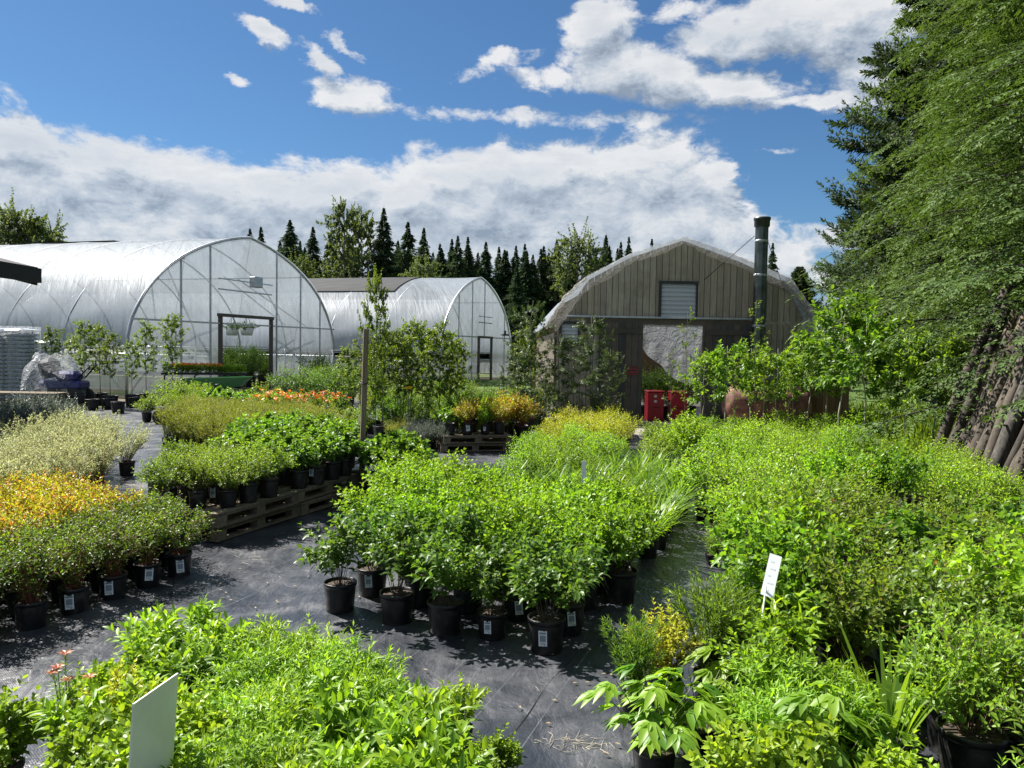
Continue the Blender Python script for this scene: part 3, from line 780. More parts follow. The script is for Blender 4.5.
wz += .012 * np.clip(1 - np.abs(vnoise(cv * 1.3 + .5 * cu, cu * .35, 3) - .5) * 14, 0, 1)
SEAM = [G(600, 620), G(520, 745)]
sv = (SEAM[0].x * V.x + SEAM[0].y * V.y)
wz += .010 * np.exp(-((cv - sv - .05) / .06) ** 2)
fb = MB(); fb.grid(np.stack([gx, gy, wz], -1))
fb.obj('ground_fabric', M['fabric'])['kind'] = 'structure'
# the cut edge of the upper strip, a dark lip along U
lip = MB()
pts = [V * (sv + .012 * math.sin(t * 3.1) + .01 * math.sin(t * 7.7)) + U * t for t in np.arange(1.5, 12, .12)]
P = np.array([[(p.x, p.y, .021 + .004 * math.sin(p.y * 9)), (p.x + .016, p.y, .012), (p.x + .03, p.y - .004, .006)] for p in pts])
lip.grid(P); lip.obj('fabric_seam', plain('fabric_edge', (.008, .008, .009), .8))['kind'] = 'structure'
gm = MB(); Pg = [(2.5, 24), (14, 16), (26, 26), (20, 60), (-4, 40)]
gm.add([(x, y, .004) for x, y in Pg], [np.array([range(5)])])
gm.obj('grass_field', plain('mown_grass', (.07, .12, .025), .95, spec=.2, nscale=3, namt=.5, bump=(30, .8, .05)))['kind'] = 'structure'
wg = MB(); g0 = g_blades(1, .5, .012)
for (cx, cy, rx, ry, nn) in ((9.6, 17.5, 1.9, 3.4, 4600), (8.0, 13.6, 1.0, 1.6, 1300)):
    n = nn
    pos = np.stack([cx + rx * (rng.random(n) * 2 - 1), cy + ry * (rng.random(n) * 2 - 1), np.zeros(n)], -1)
    d = np.stack([(rng.random(n) - .5) * .5, (rng.random(n) - .5) * .5, np.ones(n)], -1)
    leaves(wg, pos, d, np.stack([rng.random(n) - .5, rng.random(n) - .5, np.zeros(n)], -1), .35 + .45 * rng.random(n), .022, 'strip', .25)
wgo = wg.obj('wild_grass', LM['wild']); wgo['kind'] = 'stuff'

# ------------------------------------------------------------------ greenhouses
def arch(prof, k=40):
    p = np.array(prof); s = np.concatenate([[0], np.cumsum(np.hypot(*np.diff(p, axis=0).T))])
    t = np.linspace(0, s[-1], k)
    return np.stack([np.interp(t, s, p[:, 0]), np.interp(t, s, p[:, 1])], -1)
HALF = [(1, 0), (1, .9), (1, 1.9), (.975, 2.5), (.93, 2.98), (.87, 3.48), (.79, 3.98), (.70, 4.4), (.59, 4.8), (.47, 5.15), (.35, 5.42), (.22, 5.66), (.1, 5.82), (0, 5.92)]
def greenhouse(label, a, bpt, length, hs, door, name='greenhouse', n_hoops=10, shade_from=None, loose=False, filmtop=1.55):
    a, bpt = Vector((a[0], a[1], 0)), Vector((bpt[0], bpt[1], 0))
    w = (bpt - a).length; e = (bpt - a).normalized(); back = Vector((-e.y, e.x, 0))
    mid = (a + bpt) / 2
    t = thing(name, label, 'greenhouse', mid)
    L = lambda s, y, z: e * (s * w / 2) + back * y + Vector((0, 0, z))   # local point
    prof = [(-s, z * hs) for s, z in HALF] + [(s, z * hs) for s, z in HALF[-2::-1]]
    full = arch([(s * w / 2, z) for s, z in prof], 61); full[:, 0] /= w / 2
    # roof film, sagging a little between the hoops
    ny = n_hoops * 6 + 1
    yv = np.linspace(-.06, length, ny)
    top = full[(full[:, 1] > filmtop * hs)]
    P = []
    for i, y in enumerate(yv):
        sag = .045 * abs(math.sin(math.pi * i / 6)) + .012 * rng.random()
        row = []
        for s, z in top:
            kk = 1 - sag * .35 / (w / 4) * .5
            row.append(L(s * kk + .004 * math.sin(y * 2.1 + z * 3), y, .03 + z - sag * .55 * min(1, max(0, (z - 1.5) / 2))))
        P.append(row)
    m = MB(); m.grid(np.array(P)); m.obj('roof_film', M['film'], t)
    # low side walls
    for sd in (-1, 1):
        m = MB(); m.grid(np.array([[L(sd * 1.0, y, z) + e * (sd * .02 * math.sin(y * 5 + z)) for z in np.linspace(.25 * hs, filmtop * hs * (.72), 6)] for y in np.linspace(0, length, 50)]))
        m.obj('side_film', M['filmwall'], t)
        m = MB()
        for y in np.linspace(.05, length, n_hoops + 1): m.tube([L(sd, y, 0), L(sd, y, filmtop * hs)], .04, 8)
        m.tube([L(sd * 1.003, 0, filmtop * hs), L(sd * 1.003, length, filmtop * hs)], .035, 6)
        m.tube([L(sd * 1.003, 0, filmtop * hs * .74), L(sd * 1.003, length, filmtop * hs * .74)], .03, 6)
        m.obj('side_frame', M['steel'], t)
    # hoops
    for i in range(n_hoops + 1):
        y = length * i / n_hoops
        m = MB(); q = .055 if i == 0 else .032
        m.tube([L(s * .997, y + .02, z) for s, z in full], q, 8)
        m.obj('hoop', M['steel'], t)
    m = MB(); m.tube([L(0, 0, prof[13][1] - .03), L(0, length, prof[13][1] - .03)], .03, 6)
    for s in (-.6, .6):
        z = np.interp(abs(s), [x[0] for x in HALF[::-1]], [x[1] for x in HALF[::-1]]) * hs - .06
        m.tube([L(s * .98, 0, z), L(s * .98, length, z)], .025, 6)
    m.obj('purlins', M['steel'], t)
    # end wall film with the doorway left open
    d0, d1, dh = door
    zs = lambda s: np.interp(abs(s), [x[0] for x in HALF[::-1]], [x[1] for x in HALF[::-1]]) * hs if abs(s) < .999 else 1.9 * hs
    m = MB()
    def panel(s0, s1, zlo):
        ss = np.linspace(s0, s1, max(3, int(abs(s1 - s0) * 24)))
        P = [[L(s, .012 * math.sin(s * 40 + q * 5), zlo + (zs(s) - .02 - zlo) * q) for q in np.linspace(0, 1, 14)] for s in ss]
        m.grid(np.array(P))
    panel(-.995, d0, .12); panel(d0, d1, dh); panel(d1, .995, .12)
    m.obj('end_wall_film', M['filmwall'], t)
    m = MB()
    for s in (-.62, -.38, .27, .55, .8) if d0 < -.2 else (-.6, -.25, .1, .75):
        if d0 - .02 < s < d1 + .02:
            m.beam(L(s, -.03, dh), L(s, -.03, zs(s)), .06, .05)
        else: m.beam(L(s, -.03, 0), L(s, -.03, zs(s)), .06, .05)
    m.obj('end_stud', M['steel'], t)
    g1 = 2.52 * hs
    m = MB(); m.beam(L(-.985, -.065, g1), L(.985, -.065, g1), .05, .06); m.obj('girt', M['steel'], t)
    m = MB(); m.beam(L(d0 - .02, -.09, dh * 1.36), L(d1, -.09, dh * 1.36), .05, .05); m.beam(L(d0 - .02, -.09, dh * 1.5), L(d1 + .01, -.09, dh * 1.5), .04, .04)
    m.obj('vent_rail', M['steel'], t)
    m = MB(); 
    for s in (d0, d1): m.beam(L(s, -.07, 0), L(s, -.07, dh), .14, .10)
    m.beam(L(d0 - .02, -.075, dh + .05), L(d1 + .02, -.075, dh + .05), .12, .12)
    m.obj('door_frame', M['doorwood'], t)
    # far end wall
    m = MB(); m.grid(np.array([[L(s, length, zs(s) * q) for q in np.linspace(0.02, .99, 8)] for s in np.linspace(-.99, .99, 40)])); m.obj('far_end_film', M['filmwall'], t)
    if shade_from:
        y0, y1, zlo = shade_from
        tp = full[(full[:, 1] > zlo * hs)]
        m = MB()
        m.grid(np.array([[L(s * (1.0 + .006), y, z + .07) for s, z in tp] for y in np.linspace(y0, y1, 30)]))
        m.obj('shade_cloth', M['shade'], t)
    return t, L, mid, e, back
ga, gb = (-12.2, 24.5), (-8.4, 36.3)
GH1 = greenhouse('large clear plastic greenhouse with an open doorway on the left', ga, gb, 26, 1.0, (-.30, .20, 2.78))
# raised vent and wiring over its door
m = MB(); m.beam(GH1[1](.0, 6.5, 5.945), GH1[1](.0, 11.5, 5.945), .4, .03); m.obj('ridge_vent', M['shade'], GH1[0])
m = MB(); m.box(GH1[1](.03, -.12, 4.2), (.5, .3, .42), 0, None, Matrix.Rotation(math.atan2(GH1[3].y, GH1[3].x), 3, 'Z'), .03); m.obj('vent_heater', M['steel'], GH1[0])
m = MB()
for s in (-.72, -.45, .5, .75): m.beam(GH1[1](s, .5, 2.6), GH1[1](s * .55, 2.6, 4.6), .05, .05)
m.obj('braces', M['steel'], GH1[0])
GH2 = greenhouse('smaller white plastic greenhouse part covered with black shade cloth behind', (-3.35, 36.2), (-.12, 46.6), 27, .93, (-.08, .30, 2.3), n_hoops=9, shade_from=(3.6, 27, 4.75))
m = MB(); m.box(GH2[1](.72, -.1, 2.55), (.5, .12, .1)); m.box(GH2[1](.74, -.1, 2.7), (.1, .1, .2)); m.obj('lamp_bracket', M['blacksteel'], GH2[0])

# ------------------------------------------------------------------ barn greenhouse of boards
BY = 19.0
BN = thing('board_barn', 'weathered board barn with a plastic film roof and an open sliding door', 'barn', (4.1, BY, 0))
prof = [(-3.02, 0), (-3.02, 2.35), (-2.28, 3.5), (-1.3, 4.05), (0, 4.5), (1.3, 4.05), (2.55, 3.52), (3.02, 2.6), (3.02, 0)]
roofp = [(-3.3, 2.38), (-3.0, 2.85), (-2.33, 3.58), (-1.3, 4.13), (0, 4.56), (1.3, 4.13), (2.6, 3.6), (3.1, 2.95), (3.4, 2.36)]
def zroof(x): return np.interp(x, [p[0] for p in prof[1:-1]], [p[1] for p in prof[1:-1]])
m = MB(); x = -3.02
while x < 3.0:
    w_ = .135 + rnd.random() * .03; xc = x + w_ / 2
    if xc > 3.0: break
    ztop = float(min(zroof(x + .01), zroof(x + w_ - .01))) - .01
    cuts = []
    if -.95 < xc < .57: cuts.append((0, 2.44))
    if -.51 < xc < .37: cuts.append((2.6, 3.46))
    if -2.92 < xc < -2.5: cuts.append((1.98, 2.43))
    segs, z = [], .05
    for c0, c1 in sorted(cuts):
        if c0 > z: segs.append((z, c0))
        z = c1
    segs.append((z, ztop))
    out = []
    for s0, s1 in segs:
        if s0 < 2.53 < s1 and s1 > 2.7: out += [(s0, 2.525), (2.535, s1)]
        else: out.append((s0, s1))
    for s0, s1 in out:
        if s1 - s0 < .03: continue
        q0, q1 = x + .006, x + w_ - .007; yo = (rnd.random() - .5) * .012
        za, zb = (float(zroof(q0)) - .01, float(zroof(q1)) - .01) if s1 == ztop else (s1, s1)
        m.add([(q0, yo - .0125, s0), (q1, yo - .0125, s0), (q1, yo - .0125, zb), (q0, yo - .0125, za), (q0, yo + .0125, s0), (q1, yo + .0125, s0), (q1, yo + .0125, zb), (q0, yo + .0125, za)],
              [np.array([(0, 1, 2, 3), (4, 7, 6, 5), (0, 3, 7, 4), (1, 5, 6, 2), (3, 2, 6, 7), (0, 4, 5, 1)])], 0, rnd.random())
        m.box((x + w_, .026, (s0 + s1) / 2), (.06, .02, s1 - s0 - .08), 1, .9)
    x += w_
m.obj('front_wall', [M['barnwood'], M['blacksteel']], BN)
m = MB()
for xa, xb, z0_, z1_ in ((-.97, -.92, 0, 2.44), (.55, .60, 0, 2.44), (-.97, .60, 2.44, 2.5)): m.box(((xa + xb) / 2, -.03, (z0_ + z1_) / 2), (xb - xa, .10, z1_ - z0_), 0, .4)
m.obj('door_frame', M['doorwood'], BN)
for nm, x0, x1, z0_, z1_, sl in (('vent_louvre', -.50, .36, 2.61, 3.45, 8), ('side_louvre', -2.92, -2.5, 1.98, 2.43, 5)):
    fr = MB(); w_ = .05
    for xa, xb, za, zb in ((x0 - .02, x1 + .02, z1_ - .01, z1_ + .05), (x0 - .02, x1 + .02, z0_ - .05, z0_ + .01), (x0 - .05, x0 + .01, z0_ - .05, z1_ + .05), (x1 - .01, x1 + .05, z0_ - .05, z1_ + .05)):
        fr.box(((xa + xb) / 2, -.03 - .002 * (zb - za > .2), (za + zb) / 2), (xb - xa, .07, zb - za))
    fo = fr.obj(nm, plain('dark_frame', (.03, .032, .035), .6), BN)
    s_ = MB()
    for i in range(sl):
        zc = z0_ + (z1_ - z0_) * (i + .5) / sl
        s_.box(((x0 + x1) / 2, -.005, zc), (x1 - x0 - .02, .012, (z1_ - z0_) / sl * 1.06), 0, None, Matrix.Rotation(-.38, 3, 'X'))
    s_.obj('slats', plain('grey_aluminium', (.48, .50, .52), .5, .2), fo)
m = MB(); m.box((-.35, -.075, 2.60), (4.9, .05, .05), 0, None, None, .01); m.obj('door_rail', M['steel'], BN)
m = MB(); m.box((-.2, -.045, 2.51), (4.2, .04, .12), 0, .8); m.obj('header_board', M['doorwood'], BN)
def boards(name, x0, x1, z0_, z1_, y, mt):
    q = MB(); x = x0; 
    while x < x1 - .02:
        w_ = min(.15 + rnd.random() * .03, x1 - x); q.box((x + w_ / 2, y + (rnd.random() - .5) * .006, (z0_ + z1_) / 2), (w_ - .006, .03, z1_ - z0_), 0, rnd.random()); x += w_
    for z in (z0_ + .2, z1_ - .2): q.box(((x0 + x1) / 2, y - .03, z), (x1 - x0, .025, .12), 0, .9)
    return q.obj(name, mt, BN)
boards('sliding_door', -2.0, -.94, .06, 2.46, -.115, M['doorwood'])
boards('sliding_door', .60, 1.75, .06, 2.46, -.115, M['doorwood'])
# film roof, wavy, and its gathered front edge wrapped down over the boards
rp = arch(roofp, 40)
m = MB(); P = []
for i, y in enumerate(np.linspace(-.22, 14, 57)):
    P.append([(x_ * (1 + .004 * math.sin(y * 7 + z_ * 5)), y, z_ + .012 * math.sin(y * 3.3 + x_ * 4) - .03 * abs(math.sin(y * math.pi / 1.4))) for x_, z_ in rp])
m.grid(np.array(P)); m.obj('roof_film', M['film'], BN)
m = MB(); P = []
rq = arch(roofp, 150)
dx = np.gradient(rq, axis=0); dx /= np.linalg.norm(dx, axis=1)[:, None]
nn_ = np.stack([dx[:, 1], -dx[:, 0]], -1)
for i, ((x_, z_), nv) in enumerate(zip(rq, nn_)):
    dep = .17 + .12 * min(1, abs(x_) / 2.0) + .035 * math.sin(i * .23) + .012 * math.sin(i * 1.1)
    row = []
    for j, q in enumerate(np.linspace(0, 1, 7)):
        fl = .016 * math.sin(i * .9 + q * 2.5) + .010 * math.sin(i * 2.3 + 1 + q)
        row.append((x_ + nv[0] * dep * q, -.22 - .02 * math.sin(q * 3) + q * .12 + fl * (1 - .5 * q), z_ + nv[1] * dep * q + .004 * math.sin(i * 1.3)))
    P.append(row)
m.grid(np.array(P)); m.obj('film_edge', M['filmloose'], BN)
m = MB()
for sd in (-1, 1):
    q = []
    for i in range(22):
        f = i / 21
        k = np.interp(f, [0, .35, 1], [0, 1, 2])
        x_ = sd * np.interp(f, [0, .4, 1], [2.35, 2.85, 3.32]); z_ = np.interp(f, [0, .4, 1], [3.52, 3.05, 2.3])
        q.append((x_ + .02 * math.sin(i * 1.3), -.27 + .02 * math.sin(i * 2.1), z_))
    m = MB(); m.tube(q, [.04 + .015 * math.sin(i * 1.9) ** 2 for i in range(22)], 8); m.obj('film_roll', M['filmloose'], BN)
m = MB()
for sd in (-1, 1): m.box((sd * 3.05, 7, 1.1), (.06, 13.9, 2.2), 0, .4)
m.obj('side_wall', M['doorwood'], BN)
m = MB(); m.grid(np.array([[(x_ * .98, 13.95, z_ * q) for q in (0.01, .5, .98)] for x_, z_ in rp])); m.obj('rear_wall', M['brownboard'], BN)
m = MB(); P = []
for i in range(25):
    f = i / 24; xx = -.93 + f * 1.48
    bot = 2.46 - np.interp(f, [0, .12, .5, .82, 1], [.50, .78, 1.28, 1.52, .55])
    P.append([(xx + .04 * math.sin(q * 4 + i * .5) * q, -.012 + .05 * q * math.sin(i * 1.1 + q * 3) + .10 * q, 2.45 - (2.45 - bot) * q) for q in np.linspace(0, 1, 12)])
m.grid(np.array(P)); m.obj('door_curtain', M['curtain'], BN)
fl_ = MB(); fl_.add([(-3, .03, .006), (3, .03, .006), (3, 13.9, .006), (-3, 13.9, .006)], [np.array([(0, 1, 2, 3)])]); fl_.obj('floor', plain('packed_gravel', (.24, .22, .20), .95, nscale=20, namt=.4, bump=(60, .6, .02)), BN)
ap = MB(); ap.add([(2.6, 15.5, .03), (5.4, 15.5, .03), (5.4, 18.95, .03), (2.6, 18.95, .03)], [np.array([(0, 1, 2, 3)])]); ap.obj('gravel_path', plain('path_gravel', (.22, .20, .18), .95, nscale=20, namt=.4, bump=(60, .6, .02)))['kind'] = 'structure'
# notice on the left sliding door
nt_ = thing('door_notice', 'small red and black notice hung on the grey sliding door of the barn', 'sign', (4.1 - 1.17, BY - .165, 1.30))
m = MB(); m.box((0, 0, 0), (.28, .012, .19), 0, None, None, .004); m.obj('board', plain('notice_black', (.02, .015, .015), .5), nt_)
m = MB(); red = plain('notice_red', (.42, .03, .025), .5)
for (cx, cz, sx, sz) in ((0, .087, .27, .012), (0, -.087, .27, .012), (-.130, 0, .012, .162), (.130, 0, .012, .162)): m.box((cx, -.008, cz), (sx, .004, sz), 0)
for row, z in ((0, .038), (1, -.038)):
    for i in range(7):
        if row or i < 7: m.box((-.093 + i * .031, -.008, z), (.020, .004, .036 - .008 * ((i * 5 + row) % 3 == 0)), 0)
m.obj('print', red, nt_)
# two red bins and plants inside the door
for i, (x_, y_, lab) in enumerate(((3.66, BY + .8, 'red metal bin with white stickers just inside the barn doorway'), (4.24, BY + .7, 'red metal bin on the right inside the barn doorway'))):
    t = thing('red_bin', lab, 'bin', (x_, y_, 0), .05, 'red bins in the barn')
    m = MB(); m.box((0, 0, .37), (.42, .40, .74), 0, None, None, .02); m.obj('body', plain('red_paint', (.42, .018, .03), .4), t)
    m = MB(); m.box((0, 0, .755), (.45, .43, .04), 0, None, None, .015); m.obj('lid', plain('red_lid', (.34, .015, .025), .4), t)
    if i == 0:
        m = MB()
        for z in (.68, .55): m.box((-.02, -.203, z - .04), (.07, .003, .06), 0)
        m.obj('stickers', M['white'], t)
    m = MB(); m.box((.0, -.206, .36), (.16, .012, .02)); m.obj('handle', M['blacksteel'], t)

# ------------------------------------------------------------------ flue pipe
t = thing('flue_pipe', 'tall dark metal flue pipe with guy wires in front of the barn', 'flue pipe', (5.85, BY - .55, 0))
m = MB(); m.lathe([(.150, 0), (.150, 4.80)], 24); m.obj('pipe', plain('dark_galvanised', (.085, .10, .095), .32, .85, nscale=4, namt=.35), t)
m = MB()
for z in (1.2, 2.4, 3.6, 4.4): m.lathe([(.151, z), (.157, z + .005), (.157, z + .05), (.151, z + .055)], 24)
m.obj('bands', M['steel'], t)
m = MB(); m.lathe([(.155, 4.75), (.18, 4.78), (.18, 4.91), (.195, 4.92), (.195, 4.98), (.12, 4.99), (.12, 4.9)], 24); m.obj('cap', plain('cap_metal', (.06, .07, .07), .4, .7), t)
for e_ in ((-1.2, .5, 3.55), (.75, .5, 3.3)):
    m = MB(); m.tube([(e_[0] * .14, 0, 4.55), e_], .008, 5); m.obj('guy_wire', M['blacksteel'], t)
# rusty tank and brown boards beside the barn
t = thing('rusty_tank', 'rust red cylindrical tank lying behind the young trees by the barn', 'tank', (5.74, BY - 1.6, .62), 0)
m = MB(); m.lathe([(0, -.97), (.2, -.96), (.36, -.90), (.42, -.79), (.42, .79), (.36, .90), (.2, .96), (0, .97)], 28)
rust = plain('rusty_red_paint', (.15, .062, .045), .75, nscale=5, namt=.6)
m.obj('body', rust, t, None, (0, R(90), 0))
for x_ in (-.6, .6):
    m = MB(); m.box((x_, 0, -.45), (.12, .6, .34), 0); m.obj('leg', M['blacksteel'], t)
m = MB(); m.tube([(0, 0, .43), (0, 0, .56)], .05, 10); m.obj('filler_cap', M['blacksteel'], t)
t = thing('wooden_screen', 'dark brown upright board panel right of the rusty tank', 'panel', (7.02, BY - 1.75, 0), -.1)
m = MB(); x_ = -.36
while x_ < .36: m.box((x_ + .07, 0, .53), (.135, .03, 1.06), 0, rnd.random()); x_ += .143
m.obj('boards', M['brownboard'], t)
m = MB()
for z in (.2, .86): m.box((0, .03, z), (.74, .035, .09), 0, .8)
m.obj('battens', M['brownboard'], t)
def rock(label, p, s, seed):
    r_ = np.random.default_rng(seed); m = MB(); P = []
    for i in range(9):
        th = math.pi * i / 8; P.append([np.array((math.sin(th) * math.cos(ph), math.sin(th) * math.sin(ph) * .8, math.cos(th) * .7)) * s * (1 + .16 * math.sin(3 * ph + seed) * math.sin(2 * th) + .12 * math.sin(5 * th + ph * 2)) for ph in np.linspace(0, 2 * np.pi, 13)])
    m.grid(np.array(P)); o = m.obj('rock', plain('pale_rock', (.34, .33, .31), .9, nscale=7, namt=.4, bump=(12, .8, .05)), None, p)
    return tag(o, label, 'rock', 'pale rocks by the brown panel')
rock('pale rounded rock at the foot of the brown board panel', (7.55, BY - 2.2, .15), .22, 1)
rock('larger grey rock right of the pale rounded one', (8.1, BY - 2.0, .12), .28, 2)
# ------------------------------------------------------------------ trees
def spruce_mesh(seed, Ht=14, Rb=2.3, nb=400, per=8, needle=(.36, .13), droop=.22, low=.03, ragged=.18):
    st = rng.bit_generator.state
    rng.bit_generator.state = np.random.default_rng(seed).bit_generator.state
    tr = MB(); tr.tube([(0, 0, 0), (0, 0, Ht * .5), (0, 0, Ht)], [Ht * .014, Ht * .009, .01], 7)
    b = MB()
    for f0, f1, k in ((low, .35, 1.15), (.35, .6, 1.), (.6, .8, .8), (.8, .92, .55), (.92, 1., .34)):
        n = int(nb * (f1 - f0) * (1.0 if f0 < .8 else 1.5)); f = f0 + (f1 - f0) * rng.random(n); z = Ht * f
        a = rng.random(n) * 6.283
        rad = Rb * (1 - f) ** .92 * (1 - ragged + 2 * ragged * rng.random(n)) * (.86 + .22 * np.sin(z * 5.2 + np.sin(a * 2)))
        P0 = np.stack([np.zeros(n), np.zeros(n), z], -1)
        E = np.stack([rad * np.cos(a), rad * np.sin(a), z - rad * droop], -1)
        P1 = (P0 + E) / 2; P1[:, 2] += rad * .06
        leafy(b, (P0, P1, E), per, 4, needle[0] * k, needle[1] * k, 'diamond', 46, .2, 1, .25, 0, .5, .5, jit=.5)
    P0 = np.array([[0, 0, Ht * .955]]); E = np.array([[0, 0, Ht * 1.02]])
    leafy(b, (P0, (P0 + E) / 2, E), 16, 3, .12, .03, 'diamond', 30, 0, 1, 0, 0, .3, .3)
    rng.bit_generator.state = st
    return tr.mesh('trunk', M['bark']), b.mesh('crown', LM['spruce'])
def broad_mesh(seed, Ht, R_, z0, n_l, leaf, nb=16, lm='decid', trunk_r=.12, trunk_m='bark', tall=1.0, kk=7, per=2, tm='ovate', ns=6, shl=.35):
    st = rng.bit_generator.state
    rng.bit_generator.state = np.random.default_rng(seed).bit_generator.state
    tr = MB(); b = MB()
    wob = [(0, 0, 0)] + [((rng.random() - .5) * R_ * .12, (rng.random() - .5) * R_ * .12, Ht * i / 5) for i in range(1, 6)]
    tr.tube(wob, np.linspace(trunk_r, trunk_r * .25, 6), 8)
    zz = z0 + (Ht * .93 - z0) * np.linspace(0, 1, nb) ** .9
    a = np.arange(nb) * 2.4 + rng.random(nb) * .8
    sh = np.sin(np.pi * np.clip((zz - z0) / (Ht - z0) * .82 + .16, 0, 1)) ** .8
    l = R_ * sh * (.7 + .5 * rng.random(nb))
    tx = np.interp(zz, [w_[2] for w_ in wob], [w_[0] for w_ in wob]); ty = np.interp(zz, [w_[2] for w_ in wob], [w_[1] for w_ in wob])
    P0 = np.stack([tx, ty, zz], -1); E = P0 + np.stack([l * np.cos(a), l * np.sin(a), l * .6 * tall], -1); P1 = P0 * .5 + E * .5; P1[:, 2] -= l * .08
    B = (P0, P1, E)
    stems(tr, B, 4, trunk_r * .35, trunk_r * .08, 0, 5)
    S = shoots(B, ns, R_ * shl, .25, 1., 55, .3)
    stems(tr, S, 3, trunk_r * .1, trunk_r * .04, 0, 3)
    leafy(b, cat(B, S), kk, per, leaf[0], leaf[1], tm, 58, .15, 1, .25, 0, .45, .8, jit=.45)
    rng.bit_generator.state = st
    return tr.mesh('trunk', M[trunk_m]), b.mesh('crown', LM[lm])
def tree(meshes, p, s, label, name='tree', category='tree', group=None, rz=None, sz=1.0):
    t = thing(name, label, category, p, rnd.random() * 6.28 if rz is None else rz, group, s)
    t.scale = (s, s, s * sz)
    link('trunk', meshes[0], t); link('crown', meshes[1], t)
    return t
SPR = [spruce_mesh(1, 14, 3.9, 640, 9), spruce_mesh(2, 14, 3.4, 620, 9), spruce_mesh(3, 14, 5.0, 760, 10, ragged=.25), spruce_mesh(4, 14, 2.9, 600, 8)]
# far line of spruces: pixel of the tip, distance, width factor
tips = [(250, 228, 78, 0, 1), (261, 226, 80, 1, 1), (290, 219, 62, 2, 1.0), (313, 226, 64, 0, 1), (384, 207, 62, 1, 1.1), (408, 221, 63, 0, 1.1), (424, 227, 62, 1, 1), (440, 243, 66, 3, 1), (452, 238, 66, 3, 1), (458, 235, 64, 1, 1), (468, 236, 66, 3, 1),
        (486, 241, 66, 0, 1), (499, 246, 68, 3, 1), (507, 250, 66, 3, 1), (516, 245, 66, 1, 1), (525, 243, 64, 3, 1), (533, 254, 64, 0, 1), (541, 248, 66, 3, 1), (549, 252, 68, 3, 1), (557, 239, 66, 1, 1), (606, 234, 64, 2, .8), (621, 241, 68, 3, .9), (629, 236, 68, 3, .9), (652, 238, 68, 3, .9),
        (773, 242, 60, 3, .9), (478, 252, 70, 0, 1), (572, 246, 70, 0, 1), (590, 250, 72, 0, 1), (398, 240, 70, 0, 1), (350, 236, 74, 2, 1), (330, 232, 76, 0, 1), (433, 252, 74, 0, 1), (640, 256, 72, 0, 1), (665, 262, 72, 1, 1), (690, 262, 72, 0, 1), (280, 240, 80, 0, 1), (300, 240, 84, 1, 1)]
SL = ['dark spruce of the line behind the greenhouses', 'slender dark spruce of the line behind the greenhouses', 'broad dark spruce of the line behind the greenhouses', 'spire-like dark spruce of the line behind the greenhouses']
SPL = {290: 'broad dark spruce standing left of the pale poplar', 384: 'tall slender spruce right of the pale poplar, highest of the tree line', 606: 'broad spruce just left of the barn ridge', 773: 'lone small spruce right of the flue pipe', 652: 'spire tip showing just left of the barn ridge'}
for px, py, y, v, s in tips:
    p = D(px, py, y); k = p.z / 14.1
    o = tree(SPR[v], (p.x, p.y, 0), k, SPL.get(px, SL[v]), 'spruce_tree', 'spruce', 'spruces of the tree line')
    o.scale = (k * s * 1.15, k * s * 1.15, k)
r8 = random.Random(9)
for px in range(246, 712, 15):
    px += r8.uniform(-5, 5); y = r8.uniform(60, 76); p = D(px, r8.uniform(244, 268), y); v = r8.randrange(4); k = p.z / 14.1
    o = tree(SPR[v], (p.x, p.y, 0), k, SL[v], 'spruce_tree', 'spruce', 'spruces of the tree line'); q = r8.uniform(.9, 1.4); o.scale = (k * q, k * q, k)
POP = broad_mesh(21, 13, 2.7, 2.5, 0, (.24, .17), 30, 'decid', .16, kk=10, per=3, tm='kite', ns=10)
POP2 = broad_mesh(22, 11, 3.4, 1.2, 0, (.25, .18), 32, 'decid', .16, kk=10, per=3, tm='kite', ns=10, shl=.42)
for px, py, y, mm, lab in ((345, 203, 60, POP, 'tall pale poplar rising among the spruces'), (362, 212, 62, POP, 'second pale poplar close beside the tallest one'), (578, 238, 62, POP2, 'rounded grey-green tree between the spruces left of the barn'),
                           (300, 262, 56, POP2, 'low leafy tree behind the shaded greenhouse'), (426, 264, 57, POP2, 'low bright tree above the shade cloth'),
                           (4, 210, 80, POP2, 'pale tree showing above the left greenhouse at the left border'), (22, 218, 82, POP2, 'pale tree right of the one at the left border'), (40, 224, 84, POP2, 'small pale tree above the left greenhouse roof')):
    p = D(px, py, y); o = tree(mm, (p.x, p.y, 0), p.z / (13 if mm is POP else 11), lab, 'broadleaf_tree', 'tree', 'pale trees of the tree line')
    q = .72 if mm is POP2 else .68; o.scale = (o.scale.x * q, o.scale.y * q, o.scale.z)
# undergrowth of the far wood: one mass
ug = MB(); n = 9000
pos = np.stack([-32 + 70 * rng.random(n), 66 + 16 * rng.random(n), 6.2 * rng.random(n) ** 1.1], -1)
a = rng.random(n) * 6.28
leaves(ug, pos, np.stack([np.cos(a), np.sin(a), -.4 + rng.random(n) * .5], -1), rng.random((n, 3)) - .5 + np.array((0, -.3, .6)), .9, .5, 'diamond', .2)
o = ug.obj('wood_undergrowth', LM['spruce']); o['kind'] = 'stuff'

